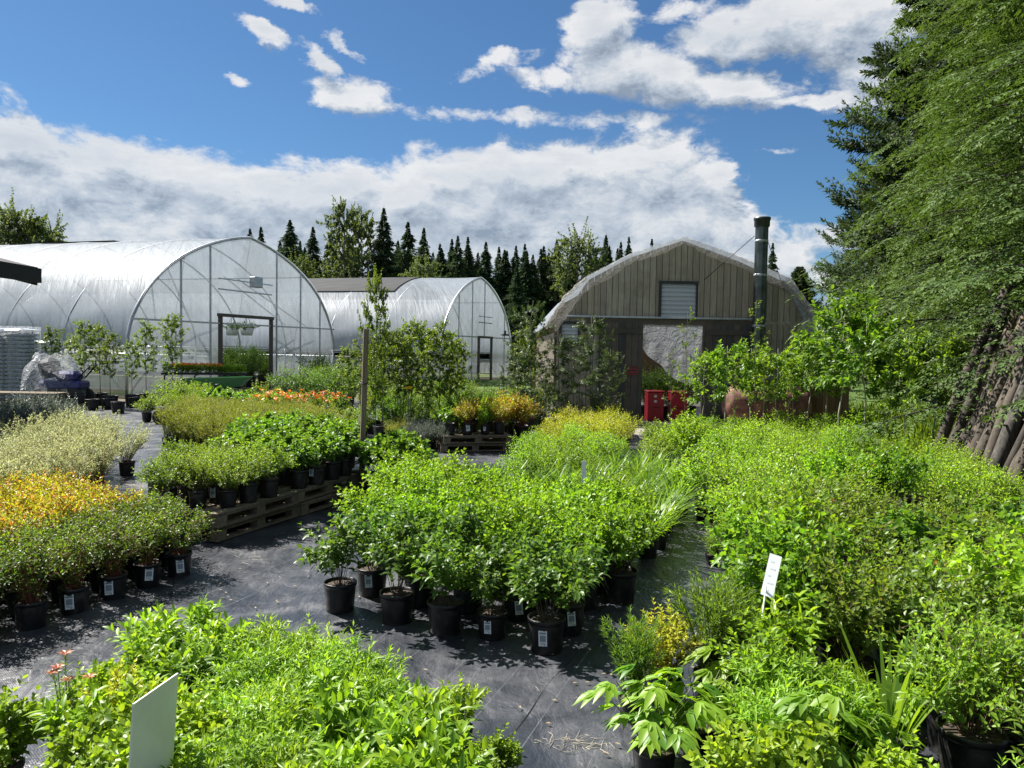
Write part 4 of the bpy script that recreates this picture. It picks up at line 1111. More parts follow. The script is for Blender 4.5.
# big pine and hemlocks on the right
def conifer(seed, Ht, Rb, nb, sub, nst, strip, lm, low, droop, up=0., pw=.8, tuft=False, rag=.25, amin=None):
    st = rng.bit_generator.state
    rng.bit_generator.state = np.random.default_rng(seed).bit_generator.state
    tr = MB(); tr.tube([(0, 0, 0), (.05, 0, Ht * .5), (0, 0, Ht)], [Ht * .016, Ht * .010, .015], 10)
    f = low + (1 - low) * (np.arange(nb) + rng.random(nb)) / nb
    if not tuft: f = np.clip((np.round(f * Ht / .62) * .62 + (rng.random(nb) - .5) * .16) / Ht, low, .995)
    z = Ht * f; rad = (Rb * (1 - f) ** pw + .25) * (1 - rag + 2 * rag * rng.random(nb)) 
    a = np.arange(nb) * 2.399 + rng.random(nb) * .6
    P0 = np.stack([np.zeros(nb), np.zeros(nb), z], -1)
    E = np.stack([rad * np.cos(a), rad * np.sin(a), z + rad * (up - droop * ((.3 + 1.3 * rng.random(nb)) if tuft else (.8 + .4 * rng.random(nb)))) * (1 - f * .7)], -1)
    P1 = P0 * .45 + E * .55; P1[:, 2] += rad * (.14 if not tuft else -.05); P1 += (rng.random(P1.shape) - .5) * rad[:, None] * .25
    B = (P0, P1, E); stems(tr, B, 5, .008 + rad * .006, .002, 1, 4)
    b = MB()
    def fan(B, sub, t0, fl, fs, base, dz, jz):
        """twigs in a loose flat fan on both sides of each stem"""
        nB = len(B[0])
        t = t0 + (1 - t0) * (np.arange(sub) + rng.random((nB, sub)) * .9) / sub
        P, T = bez(*B, t)
        side = nrm(np.cross(T, np.array((0, 0, 1.)))); sg = np.where(np.arange(sub) % 2, 1., -1.)[None, :, None]
        d = nrm(T * .8 + side * sg * (.5 + .8 * rng.random((nB, sub, 1))) + np.array((0, 0, dz)) + (rng.random((nB, sub, 3)) - .5) * np.array((.5, .5, jz)))
        L_ = np.linalg.norm(B[2] - B[0], axis=1)[:, None]
        ln = L_ * (fl - fs * t) * (.6 + .8 * rng.random((nB, sub))) + base
        P = P.reshape(-1, 3); d = d.reshape(-1, 3); ln = ln.reshape(-1, 1)
        E2 = P + d * ln; E2[:, 2] -= ln[:, 0] * .14 * (1 if not tuft else -1)
        return P, P + d * ln * .5 + np.array((0, 0, .02)), E2
    if tuft:
        B2 = fan(B, sub, .18, .46, .30, .12, .35, .45)
        stems(tr, B2, 3, .004, .002, 1, 3)
        leafy(b, B2, nst, 4, strip[0], strip[1], 'diamond', 52, .05, 1, .15, 0, .35, .6, jit=.35, tvar=.6)
    else:
        B2 = fan(B, 10, .15, .46, .28, .15, -.02, .55)
        stems(tr, B2, 3, .004, .002, 1, 3)
        B3 = fan(B2, sub, .1, .34, .18, .09, -.05, .6)
        leafy(b, B3, nst, 2, strip[0], strip[1], 'diamond', 50, .0, 1, .15, 0, .8, .6, jit=.4, tvar=.7, flat=True)
        leafy(b, B2, 9, 2, strip[0], strip[1], 'diamond', 45, .4, 1, .15, 0, .8, .6, jit=.4, tvar=.7, flat=True)
    # the branch tips themselves
    leafy(b, B, 10, 2, strip[0], strip[1], 'diamond', 45, .5, 1, .2, 0, .7, .8, tvar=.6)
    rng.bit_generator.state = st
    return tr.mesh('trunk', [M['bark'], M['darktwig']]), b.mesh('crown', LM[lm])
HEM = conifer(31, 15, 4.0, 190, 9, 6, (.085, .034), 'hemlock', .15, .18)
HEM2 = conifer(32, 13, 3.1, 170, 8, 6, (.085, .034), 'hemlock', .09, .20)
PIN = conifer(33, 15.5, 4.6, 210, 26, 10, (.24, .075), 'pine', .10, -.05, .12, .75, True, .30)
CG_ = 'big conifers at the right'
def ctree(mm, px, y, s, lab, rz, name='hemlock_tree', catg='hemlock'):
    p = D(px, 348, y); return tree(mm, (p.x, p.y, 0), s, lab, name, catg, CG_, rz)
ctree(HEM, 1066, 13.5, 1.0, 'large bright hemlock with layered sprays filling the right border', .4)
ctree(HEM2, 1022, 18.0, 1.10, 'hemlock between the pines and the large hemlock, behind the young trees', 2.2)
ctree(HEM2, 1150, 10.4, 1.05, 'nearest hemlock, its lower boughs hanging over the leaning logs', 4.0)
ctree(PIN, 975, 24, 1.08, 'tall dark pine with tufted edges left of the hemlocks', 1.0, 'pine_tree', 'pine')
ctree(PIN, 928, 31, .92, 'dark pine behind, its lower boughs right of the barn roof', 3.3, 'pine_tree', 'pine')
ctree(HEM2, 905, 33, .72, 'smaller hemlock low behind the right corner of the barn', 5.1)
ctree(HEM2, 850, 38, .55, 'small conifer just right of the barn roof corner', 1.9)
ctree(PIN, 797, 50, .47, 'bushy dark pine between the flue pipe and the big pines', 2.9, 'pine_tree', 'pine')

# young nursery trees
YT = [broad_mesh(41 + i, 2.6, .72, 1.05, 0, (.14, .07), 13, 'tree', .018, 'paletrunk', .7, 6, 2, 'fine', 6, .4) for i in range(4)]
YB = [broad_mesh(51 + i, 2.5, .42, .75, 0, (.066, .046), 24, 'birch', .013, 'bark', 1.3, 8, 2, 'ovate', 6, .45) for i in range(4)]
YL = [broad_mesh(61 + i, 2.7, .62, .25, 0, (.075, .020), 24, 'larch', .02, 'bark', .35, 10, 4, 'ovate', 7, .36) for i in range(3)]
YW = [broad_mesh(71 + i, 2.9, .26, .6, 0, (.075, .045), 12, 'birch', .010, 'bark', 2.2, 6, 1, 'fine', 2, .4) for i in range(3)]
def potted_tree(mm, p, s, label, group, pot='x', name='young_tree', sz=1.0, ps=1.0):
    t = thing(name, label, 'young tree', (p[0], p[1], 0), rnd.random() * 6.28, group)
    pm, sm, r, h = POT[pot]
    link('pot', pm, t).scale = (ps,) * 3; link('soil', sm, t).scale = (ps,) * 3
    o = link('trunk', mm[0], t, (0, 0, h * .85 * ps)); o2 = link('crown', mm[1], t, (0, 0, h * .85 * ps))
    for q in (o, o2): q.scale = (s, s, s * sz)
    return t
TG = 'young broad-leaved trees before the barn'
for i, (px, top, y, s, lab) in enumerate(((728, 342, 14.2, .85, 'first young big-leaved tree from the barn door'), (752, 345, 15.2, .8, 'young tree tucked beside the flue pipe'), (778, 345, 14.0, .9, 'young tree whose leaves hide the rusty tank'), (812, 332, 14.4, .95, 'young tree in front of the brown board panel'),
        (846, 290, 13.2, 1.05, 'lime-leaved young tree, tallest under the hemlock boughs'), (868, 312, 12.6, 1.0, 'young tree left of the sunlit grass'), (893, 318, 12.8, 1.0, 'dense young tree over three dark stems by the sunlit grass'), (938, 330, 12.2, 1.0, 'young tree nearest the leaning logs'), (705, 352, 14.6, .8, 'young tree beside the barn doorway'), (828, 335, 15.4, .9, 'young tree behind the lime-leaved one'), (765, 352, 14.6, .8, 'young tree leaning over the left half of the rusty tank'), (795, 350, 14.9, .8, 'young tree over the right half of the rusty tank'), (910, 330, 12.0, .9, 'young tree between the dense one and the leaning logs'))):
    p = D(px, top, y); k = max(.4, (p.z - .26) / 2.7)
    potted_tree(YT[i % 4], p, k, lab, TG)
for px, top, y, lab in ((688, 305, 13.2, 'thin whip tree growing up before the barn vent'), (672, 345, 13.6, 'slim sapling in front of the door curtain'), (757, 295, 13.8, 'slender sapling climbing along the flue pipe'), (735, 372, 13.4, 'bare-stemmed sapling before the left end of the rusty tank'), (765, 376, 13.6, 'bare-stemmed sapling before the middle of the rusty tank'), (790, 370, 13.3, 'bare-stemmed sapling before the right end of the rusty tank'), (715, 378, 13.9, 'short sapling beside the barn door, left of the rusty tank')):
    p = D(px, top, y); potted_tree(YW[len(lab) % 3], p, (p.z - .26) / 3.0, lab, 'saplings before the barn door')
BG = 'young trees of the middle row'
for i, (px, top, y, lab) in enumerate(((383, 322, 14.5, 'young birch-like tree just right of the wooden post'), (396, 330, 15.0, 'young tree second right of the wooden post'), (412, 318, 14.4, 'young tree in the middle of the row right of the post'), (424, 324, 15.2, 'young tree in the thick of the row right of the post'), (440, 322, 14.0, 'leafy young tree at the right end of the row right of the post'), (458, 338, 15.4, 'shorter young tree beyond the right end of the row'), (350, 345, 15.5, 'young tree left of the wooden post'), (374, 340, 15.6, 'young tree just behind the wooden post'), (404, 336, 14.8, 'bushy young tree between the taller ones right of the post'), (450, 330, 14.9, 'leafy young tree just beyond the right end of the row'))):
    p = D(px, top, y); potted_tree(YB[i % 4], p, (p.z - .26) / 2.55, lab, BG)
for i, (px, top, y, lab, mm) in enumerate(((533, 303, 17.0, 'tall airy young conifer left of the barn', YL), (560, 335, 16.4, 'wide young conifer hiding the left corner of the barn', YL), (592, 318, 16.0, 'young conifer before the grey sliding door', YL), (610, 350, 16.4, 'low young conifer at the edge of the sliding door', YL), (515, 352, 15.6, 'young conifer at the left end of the conifer group', YL), (545, 368, 14.6, 'small dark young conifer at the front of the conifer group', YL), (526, 322, 18.2, 'thin leafy tree behind the conifer group', YB))):
    p = D(px, top, y); potted_tree(mm[i % 3], p, (p.z - .26) / 2.65, lab, 'young conifers left of the barn')
EG = 'young trees by the left greenhouse'
for i, (px, top, y, lab, mm) in enumerate(((52, 325, 21.5, 'young tree beside the wrapped machine', YB), (84, 318, 21.0, 'tallest young tree before the greenhouse side wall', YB), (100, 322, 21.6, 'young tree left of the greenhouse corner post', YB), (110, 330, 20.6, 'low young tree close to the greenhouse corner post', YB), (146, 320, 21.8, 'young tree right of the greenhouse corner post', YB), (172, 312, 23.6, 'thin pale young tree against the clear end wall', YB), (72, 335, 22.2, 'dark young tree left of the tallest one by the greenhouse', YB), (132, 338, 21.2, 'small young tree right before the greenhouse corner post', YB))):
    p = D(px, top, y); potted_tree(mm[i % 4], p, (p.z - .34) / 2.55, lab, EG, ps=1.15)
# ------------------------------------------------------------------ wooden post with a slim tree tied to it
pb = G(363, 494)
t = thing('wooden_post', 'weathered square wooden post standing among the left beds', 'post', (pb.x, pb.y, 0), .3)
m = MB(); m.box((0, 0, 1.0), (.062, .062, 2.0), 0, None, Matrix.Rotation(.022, 3, 'Y'), .006); m.obj('timber', M['post'], t)
m = MB(); m.tube([(.05 * math.cos(a), .05 * math.sin(a), 1.35 + .01 * math.sin(a)) for a in np.linspace(0, 6.28, 13)], .006, 5); m.obj('tie', M['blacksteel'], t)
sap = potted_tree(YB[2], (pb.x + .11, pb.y + .22), 1.0, 'slim sapling tied beside the wooden post, rising above it', None, 'l')
for c_ in sap.children:
    if c_.name.startswith('crown') or c_.name.startswith('trunk'): c_.scale = (.42, .42, 1.0)
potted_tree(YW[2], (pb.x - .12, pb.y + .4), .62, 'short thin sapling on the left side of the wooden post', None, 'l')

# ------------------------------------------------------------------ pallets
def pallet_mesh():
    out = {}
    m = MB()
    for i in range(7): m.box((0, -.5 + .062 + i * .146, .131), (1.2, .098, .018), 0, rnd.random(), None, .002)
    out['deck'] = m.mesh('deck_boards', M['pallet'])
    m = MB()
    for y in (-.452, 0, .452):
        for x in (-.54, 0, .54): m.box((x, y, .069), (.115, .09, .074), 0, rnd.random())
        m.box((0, y, .113), (1.198, .088, .016), 0, rnd.random())
        m.box((0, y, .023), (1.2, .09, .018), 0, rnd.random())
    out['runner'] = m.mesh('runners', M['pallet'])
    return out
PM = pallet_mesh()
def pallet(p, rz, label, group):
    t = thing('wooden_pallet', label, 'pallet', p, rz, group)
    link('deck_boards', PM['deck'], t); link('runners', PM['runner'], t)
rzU = math.atan2(U.y, U.x)
pc = G(219, 546)
for i in range(2):
    for k in range(2):
        c = pc + U * (.62 + i * 1.215) - V * .52 + Vector((0, 0, .012 + k * .14)) + V * (.03 * ((i + k) % 2)) + U * (.05 * (k == 0) - .05)
        pallet(c, rzU + .02 * (k - .5), ('lower' if k == 0 else 'upper') + ' wooden pallet of the ' + ('near' if i == 0 else 'far') + ' stack under the potted shrubs', 'pallets under the left bed')
    for k in range(2):
        if i == 0: continue
        c = pc + U * (.62 + i * 1.215) - V * 1.56 + Vector((0, 0, .012 + k * .14))
        pallet(c, rzU, ('lower' if k == 0 else 'upper') + ' pallet hidden in the rear of the ' + ('near' if i == 0 else 'far') + ' shrub stack', 'pallets under the left bed')
mc = D(470, 447, 13.6); mc.z = 0
for k in range(2): pallet(mc + Vector((.05 * (k % 2), 0, .012 + k * .14)), .25, ('lower', 'upper')[k] + ' pallet of the small stack right of the grey-green bed', 'pallet stack in the middle')

# ------------------------------------------------------------------ middle background beds
for i, (a_, b_) in enumerate(((-.42, -.3), (-.12, -.32), (.2, -.3), (.46, -.28), (-.3, .1), (.05, .12), (.4, .1))):
    q = mc + Vector((a_ * math.cos(.25) - b_ * math.sin(.25), a_ * math.sin(.25) + b_ * math.cos(.25), .30))
    plant(('hydra', 'gold', 'weigela', 'gold', 'hydra', 'gold', 'weigela')[i], q, 'leafy plant in a black pot on the small pallet stack of the middle bed' if i not in (1, 3, 5) else 'yellowish plant in a black pot on the small pallet stack of the middle bed', 'plants on the small pallet stack', (.9, 1.2, .75, 1.2, 1., 1.3, .8)[i], .1 if i in (1, 2) else None)
block('thin', None, .5, .33, 'soft grey-green perennial in the low bed right of the slim sapling', 'grey-green perennials', ground=[(-2.2, 13.2), (-1.1, 12.9), (-1.0, 14.2), (-2.2, 14.4)], keys=['blue', 'thin'], s=(.62, .72))
for px, py, y in ((447, 398, 14.2), (462, 392, 14.4), (476, 396, 14.3)):
    p = D(px, 420, y); plant('iris', at((p.x, p.y, .0)), 'sword-leaved iris clump in the middle bed', 'irises of the middle bed', 1.5 + .1 * rnd.random())
for i, (px, y) in enumerate(((486, 15), (500, 14.6), (512, 15.2), (522, 14.7), (495, 15.8))):
    p = D(px, 400, y); plant('gold' if i % 2 else 'dark', at((p.x, p.y, 0.)), 'yellow-orange shrub left of the young conifers' if i % 2 else 'green shrub among the yellow-orange ones left of the conifers', 'yellowing shrubs left of the conifers', 1.9 if i % 2 else 1.0)
for px, py, y in ((262, 392, 16.6), (276, 388, 16.9), (288, 389, 16.4), (300, 390, 16.9), (312, 391, 16.4), (324, 392, 16.8), (338, 394, 16.3)):
    p = D(px, 420, y); plant('flame', at((p.x, p.y, 0)), 'orange-flowered perennial in the colourful row behind the wispy bed', 'orange flowers behind the wispy bed', 1.35)
block('hydra', None, .5, .5, 'leafy perennial in the low bed before the greenhouse doorway', 'leafy perennials before the greenhouse doorway', ground=[(-8.2, 17.2), (-5.6, 16.6), (-5.0, 19.4), (-8.4, 20)], keys=['hydra', 'rose', 'potent'], s=(1.2, 1.5))
block('dark', None, .9, .85, 'dark rounded shrub in front of the right end of the left greenhouse', 'dark shrubs before the left greenhouse', ground=[(-6.6, 21), (-4.2, 20.4), (-4.0, 24), (-6.2, 25)], s=(1.15, 1.4))
block('dark', None, .8, .75, 'dark green shrub in the back bed between the greenhouses and the conifers', 'shrubs of the back bed', ground=[(-3.4, 17), (.9, 17), (1.0, 21), (-3.4, 21)], keys=['dark', 'weigela', 'thin'], s=(1.0, 1.3))
block('dark', None, .8, .6, 'green shrub in the bed around the young trees of the middle row', 'shrubs around the middle row of young trees', ground=[(-3.6, 14.8), (-.4, 14.8), (-.4, 16.6), (-3.8, 16.6)], keys=['weigela', 'fern', 'dark'], s=(.9, 1.15))
p = D(408, 390, 14.0)
ft = thing('yellow_flower_plant', 'single tall yellow flower in the middle bed', 'flower', (p.x, p.y, 0))
m = MB(); m.tube([(0, 0, 0), (.02, 0, .5), (0, 0, 1.02)], .008, 5); m.obj('stem', M['stem'], ft)
m = MB(); E = np.repeat(np.array([[0, 0, 1.02]]), 14, 0); a = rng.random(14) * 6.28
leaves(m, E, np.stack([np.cos(a), np.sin(a), .3 + rng.random(14)], -1), rng.random((14, 3)), .11, .05, 'ovate', .2); m.obj('petals', LM['yflower'], ft)
for i, (px, y) in enumerate(((646, BY + 1.7), (690, BY + 1.8), (668, BY + 1.5), (656, BY + 2.4), (680, BY + 2.6))):
    p = D(px, 400, y); plant('dark', at((p.x, p.y, .0)), 'leafy plant inside the barn behind the red bins', 'plants inside the barn', 1.5)

# ------------------------------------------------------------------ left side: shed roof, soil pallets, wrapped machine, flower bench
sc_ = D(38, 271, 13.0)
t = thing('shed', 'dark open shed roof reaching in from the left border', 'shed', (sc_.x, sc_.y, 0))
m = MB()
m.add([(0, -4.5, sc_.z), (0, 0, sc_.z), (-3.2, 0, sc_.z + .75), (-3.2, -4.5, sc_.z + .75), (0, -4.5, sc_.z + .06), (0, 0, sc_.z + .06), (-3.2, 0, sc_.z + .81), (-3.2, -4.5, sc_.z + .81)], [np.array([(0, 1, 2, 3), (4, 7, 6, 5), (0, 4, 5, 1), (2, 6, 7, 3), (0, 3, 7, 4), (1, 5, 6, 2)])])
m.obj('roof', M['darkroof'], t)
m = MB(); m.beam((-.02, .03, sc_.z - .1), (-3.2, .03, sc_.z + .65), .06, .28, 0, .9); m.beam((.03, -4.5, sc_.z - .08), (.03, 0, sc_.z - .08), .06, .24, 0, .9); m.obj('fascia', plain('black_fascia', (.02, .02, .02), .8), t)
for y in (-.5, -4.2):
    m = MB(); m.box((-1.2, y, (sc_.z + .2) / 2), (.14, .14, sc_.z + .2), 0, .5); m.obj('post', M['post'], t)
    m = MB(); m.box((-3.0, y, (sc_.z + 1) / 2), (.14, .14, sc_.z + 1), 0, .5); m.obj('post', M['post'], t)
bagm = plain('soil_bag_plastic', (.46, .50, .55), .35, nscale=5, namt=.25, bump=(14, .5, .03))
def bag_mesh():
    m = MB(); P = []
    for i in range(13):
        u = i / 12 * 2 - 1; row = []
        for j in range(17):
            a = 2 * math.pi * j / 16
            ex = (1 - abs(u) ** 6) ** .5 if abs(u) < 1 else 0
            row.append((u * .42, .27 * math.copysign(abs(math.cos(a)) ** .6, math.cos(a)) * (.72 + .28 * ex), .062 * math.copysign(abs(math.sin(a)) ** .7, math.sin(a)) * (.08 + .92 * ex) * (1 + .08 * math.sin(u * 9))))
        P.append(row)
    m.grid(np.array(P)); return m.mesh('soil_bag', bagm)
BAG = bag_mesh()
def bagstack(px, y, nlay, lab, grp):
    p = D(px, 390, y)
    for k in range(nlay):
        for q in range(2):
            o = link('soil_bag', BAG, None, (p.x + (q - .5) * .56 + (rnd.random() - .5) * .02, p.y, .20 + k * .108), ((rnd.random() - .5) * .02, 0, R(90) + (rnd.random() - .5) * .05))
            tag(o, lab, 'soil bag', grp)
    pallet((p.x, p.y, .012), 0, 'pallet under ' + lab.split(' in ')[1], 'pallets by the greenhouse')
bagstack(12, 21.5, 18, 'grey bag of soil in the tall wrapped stack at the left border', 'bags of the tall stack')
bagstack(37, 23.0, 15, 'grey bag of soil in the lower stack behind the tall one', 'bags of the lower stack')
p = D(12, 390, 21.5)
m = MB(); P = []
for i in range(9):
    z = .16 + 2.0 * i / 8; P.append([(.60 * math.copysign(abs(math.cos(a)) ** .25, math.cos(a)) + .015 * math.sin(a * 9 + i), .47 * math.copysign(abs(math.sin(a)) ** .25, math.sin(a)), z) for a in np.linspace(0, 6.283, 41)])
m.grid(np.array(P)); tag(m.obj('stretch_wrap', M['wrap'], None, (p.x, p.y, 0)), 'clear stretch wrap around the tall stack of soil bags', 'plastic wrap')
# wrapped machine
p = D(62, 390, 20.5)
t = thing('wrapped_machine', 'dark blue garden machine half wrapped in crumpled clear plastic', 'machine', (p.x, p.y, 0), .1)
blue_ = plain('dark_blue_paint', (.03, .035, .16), .35); blk = plain('black_plastic', (.02, .02, .022), .5)
m = MB(); m.box((.05, 0, .62), (1.1, .6, .22), 0, None, None, .05); m.box((.22, -.05, .85), (.55, .5, .28), 0, None, None, .08); m.obj('body', blue_, t)
m = MB(); m.box((-.3, 0, 1.05), (.42, .5, .5), 0, None, Matrix.Rotation(-.25, 3, 'Y'), .1); m.obj('hopper', blk, t)
for x_ in (-.38, .42):
    for s_ in (-.3, .3):
        m = MB(); m.lathe([(.06, -.06), (.24, -.06), (.28, -.03), (.28, .03), (.24, .06), (.06, .06)], 20); m.obj('wheel', M['rubber'], t, (x_, s_, .28), (R(90), 0, 0))
m = MB(); m.tube([(.5, .2, .8), (.8, .2, 1.15), (.8, -.2, 1.15), (.5, -.2, .8)], .02, 8); m.obj('handlebar', M['blacksteel'], t)
m = MB(); P = []
for i in range(16):
    f = i / 15; row = []
    for j in range(40):
        a = 6.283 * j / 39; w_ = .78 * (1 - .55 * f ** 2.5); crump = .05 * math.sin(a * 11 + i * 1.7) + .035 * math.sin(a * 23 - i * 2.3)
        row.append((-.22 + (w_ + crump) * math.cos(a), (.46 * (1 - .4 * f ** 2) + crump) * math.sin(a), .28 + 1.15 * f + .04 * math.sin(a * 7 + i)))
    P.append(row)
m.grid(np.array(P)); m.obj('plastic_cover', M['wrap'], t)
# low planks table edge before it
p = D(45, 400, 18.5)
t = thing('low_bench', 'low bench of pale planks behind the silvery shrubs', 'bench', (p.x - .9, p.y, 0), 0)
m = MB()
for i in range(4): m.box((0, -.25 + i * .16, .52), (2.6, .14, .03), 0, rnd.random())
m.obj('top', M['pallet'], t)
for x_ in (-1.2, 1.2):
    m = MB(); m.box((x_, 0, .25), (.09, .5, .50), 0, .8); m.obj('leg', M['pallet'], t)
# potted stock in front of the greenhouse corner
for px, y in ((66, 19.6), (92, 19.8), (108, 20.2), (118, 19.2), (150, 20.4), (135, 20.8)):
    p = D(px, 400, y)
    t = thing('empty_pot', 'large black nursery pot standing on the cloth before the left greenhouse', 'pot', (p.x, p.y, 0), 0, 'large pots before the left greenhouse')
    link('pot', POT['x'][0], t); link('soil', POT['x'][1], t)
# bench with orange flowers at the end wall
p = D(205, 372, 25.5)
t = thing('flower_bench', 'bench of trays with orange flowers along the clear greenhouse end wall', 'bench', (p.x, p.y, 0), R(20))
m = MB(); m.box((0, 0, .78), (2.6, .8, .06)); m.obj('top', M['blacksteel'], t)
for x_ in (-1.2, -.3, .8):
    m = MB(); m.tube([(x_, -.35, 0), (x_, -.35, .72), (x_ + .15, -.35, .78), (x_ + .55, -.35, .78)], .025, 8); m.obj('leg', M['blacksteel'], t)
m = MB()
m.tube([(-1.1, -.35, .72), (-.35, -.35, .1)], .015, 6); m.obj('brace', M['blacksteel'], t)
fo = MB(); fl = MB(); n = 2600
pos = np.stack([-1.25 + 2.5 * rng.random(n), -.36 + .72 * rng.random(n), .80 + .26 * rng.random(n) ** .6], -1); a = rng.random(n) * 6.28
leaves(fo, pos, np.stack([np.cos(a), np.sin(a), rng.random(n)], -1), rng.random((n, 3)), .09, .05, 'ovate', .3)
n = 420; pos = np.stack([-1.0 + 1.5 * rng.random(n), -.36 + .72 * rng.random(n), 1.02 + .09 * rng.random(n)], -1); a = rng.random(n) * 6.28
leaves(fl, pos, np.stack([np.cos(a), np.sin(a), rng.random(n)], -1), rng.random((n, 3)), .08, .06, 'diamond', .3)
fo = fo.obj('foliage', LM['hydra']); tag(fo, 'dense green bedding plants covering the bench by the end wall', 'bedding plants'); fo.location = t.location; fo.rotation_euler = t.rotation_euler
flo = fl.obj('flowers', LM['flame'], fo)
# green wheelbarrow
p = D(215, 392, 23.2)
t = thing('wheelbarrow', 'green wheelbarrow tray tipped below the flower bench', 'wheelbarrow', (p.x, p.y, 0), .15)
m = MB()
a0 = [(-.55, -.34, .42), (.75, -.28, .5), (.75, .28, .5), (-.55, .34, .42)]; a1 = [(-.9, -.5, .72), (1.05, -.42, .80), (1.05, .42, .80), (-.9, .5, .72)]
m.add(a0 + a1, [np.array([(0, 1, 2, 3), (0, 4, 5, 1), (1, 5, 6, 2), (2, 6, 7, 3), (3, 7, 4, 0)])]); m.obj('tray', plain('green_paint', (.10, .26, .09), .5), t)
m = MB(); m.lathe([(.05, -.05), (.17, -.05), (.2, -.02), (.2, .02), (.17, .05), (.05, .05)], 20); m.obj('wheel', M['rubber'], t, (.95, 0, .2), (R(90), 0, 0))
for s_ in (-1, 1):
    m = MB(); m.tube([(.95, s_ * .08, .2), (-.2, s_ * .28, .42), (-1.35, s_ * .33, .62)], .02, 8); m.tube([(-.45, s_ * .3, .44), (-.55, s_ * .3, .02)], .02, 8); m.obj('handle', M['post'], t)
# cart wheel by the wispy bed
p = G(160, 424)
t = thing('hand_cart', 'small black hand cart with one wheel showing at the wispy bed', 'cart', (p.x + .15, p.y + .1, 0), .2)
m = MB(); m.box((.2, 0, .36), (.9, .5, .05), 0, None, None, .01); m.obj('bed', M['blacksteel'], t)
for s_ in (-.28, .28):
    m = MB(); m.lathe([(.05, -.04), (.15, -.04), (.18, -.02), (.18, .02), (.15, .04), (.05, .04)], 18); m.obj('wheel', M['rubber'], t, (-.1, s_, .18), (R(90), 0, 0))
m = MB(); m.tube([(.6, 0, .36), (1.0, 0, .85), (1.0, -.2, .87), (1.0, .2, .87)], .015, 6); m.obj('handle', M['blacksteel'], t)
# hanging baskets in the doorway
for i, (px, lab) in enumerate(((232, 'left of the two hanging baskets in the greenhouse doorway'), (247, 'right of the two hanging baskets in the greenhouse doorway'))):
    p = D(px, 331, 31.2)
    t = thing('hanging_basket', lab, 'hanging basket', (p.x, p.y, p.z), 0, 'hanging baskets')
    m = MB(); m.lathe([(0, -.18), (.2, -.18), (.28, .12), (.26, .12)], 18); m.obj('basket', M['white'], t)
    m = MB()
    for a in (0, 2.1, 4.2): m.tube([(.26 * math.cos(a), .26 * math.sin(a), .12), (0, 0, .62)], .008, 4)
    m.obj('hanger', M['blacksteel'], t)
    m = MB(); Bz = domestems(26, .34, .5, .2, .75, .08); leafy(m, Bz, 8, 2, .09, .05, 'ovate', 55, .1, 1, .3); m.obj('foliage', LM['dogwood'], t)
# greenery inside the left greenhouse
for i in range(18):
    bk = .9 + .85 * (i // 4); q = GH1[2] + GH1[3] * (-.4 + bk * 1.33 + (i % 4 - 1.5) * .85) + GH1[4] * bk
    plant(('dark', 'weigela', 'dark')[i % 3], at((q.x, q.y, 0)), 'green stock plant just inside the greenhouse doorway', 'stock plants inside the greenhouse', rnd.uniform(1.3, 2.0))
for px, y, s_ in ((312, 30.5, 1.7), (325, 31.5, 1.5), (350, 30, 1.4)):
    p = D(px, 380, y); plant('dark', at((p.x, p.y, 0)), 'dark shrub by the right foot of the left greenhouse', 'shrubs by the greenhouse foot', s_)

# ------------------------------------------------------------------ leaning logs
def leaning(nl, off, seed, lab, grp, r_lo, lab0=None):
    r_ = random.Random(seed)
    for i in range(nl):
        f = i / (nl - 1)
        base = Vector((6.12 - .95 * f + off + r_.uniform(-.06, .06), 11.3 - 4.2 * f + r_.uniform(-.08, .08), -.04))
        hgt = 2.15 + r_.uniform(0, .85)
        topp = base + Vector((.44 * hgt + r_.uniform(-.12, .12), .06 * hgt + r_.uniform(-.35, .35), hgt))
        r0 = r_lo + .045 * r_.random()
        mid = (base + topp) / 2 + Vector((r_.uniform(-.06, .06), r_.uniform(-.06, .06), 0))
        pts = [base, base.lerp(mid, .5), mid, mid.lerp(topp, .5), topp]
        m = MB()
        P = [q - base for q in pts]
        m.tube([tuple(q) for q in P], [r0, r0 * .98, r0 * .93, r0 * .88, r0 * .8], 10, 0, r_.random())
        for q in range(3):
            k = r_.uniform(.15, .9); c = Vector((0, 0, 0)).lerp(P[-1], k); a_ = r_.uniform(0, 6.28)
            m.tube([tuple(c), tuple(c + Vector((math.cos(a_) * r0 * 1.5, math.sin(a_) * r0 * 1.5, .03)))], [.02, .012], 6)
        tag(m.obj('log', M['log'], None, base), lab0 if (lab0 and i == 0) else lab, 'log', grp)
leaning(30, 0, 3, 'weathered grey log leaning in the front layer of the pile at the right border', 'leaning logs', .05, 'farthest leaning log, at the left edge of the log pile')
leaning(22, .22, 4, 'dark log behind the front layer of the leaning pile', 'second layer of leaning logs', .06)
leaning(16, .5, 6, 'deep log in the shaded core of the leaning pile', 'core of the leaning logs', .08)
t = thing('log_rack', 'dark timber rail that holds up the leaning logs', 'rack', (7.75, 9.2, 0))
m = MB(); m.beam((-.85, -2.4, 1.8), (-.05, 2.4, 1.8), .14, .14, 0, .9); m.obj('rail', M['post'], t)
for y, x_ in ((-2.3, -.8), (2.3, -.05)):
    m = MB(); m.beam((x_, y, 0), (x_, y, 1.73), .14, .14, 0, .9); m.obj('leg', M['post'], t)

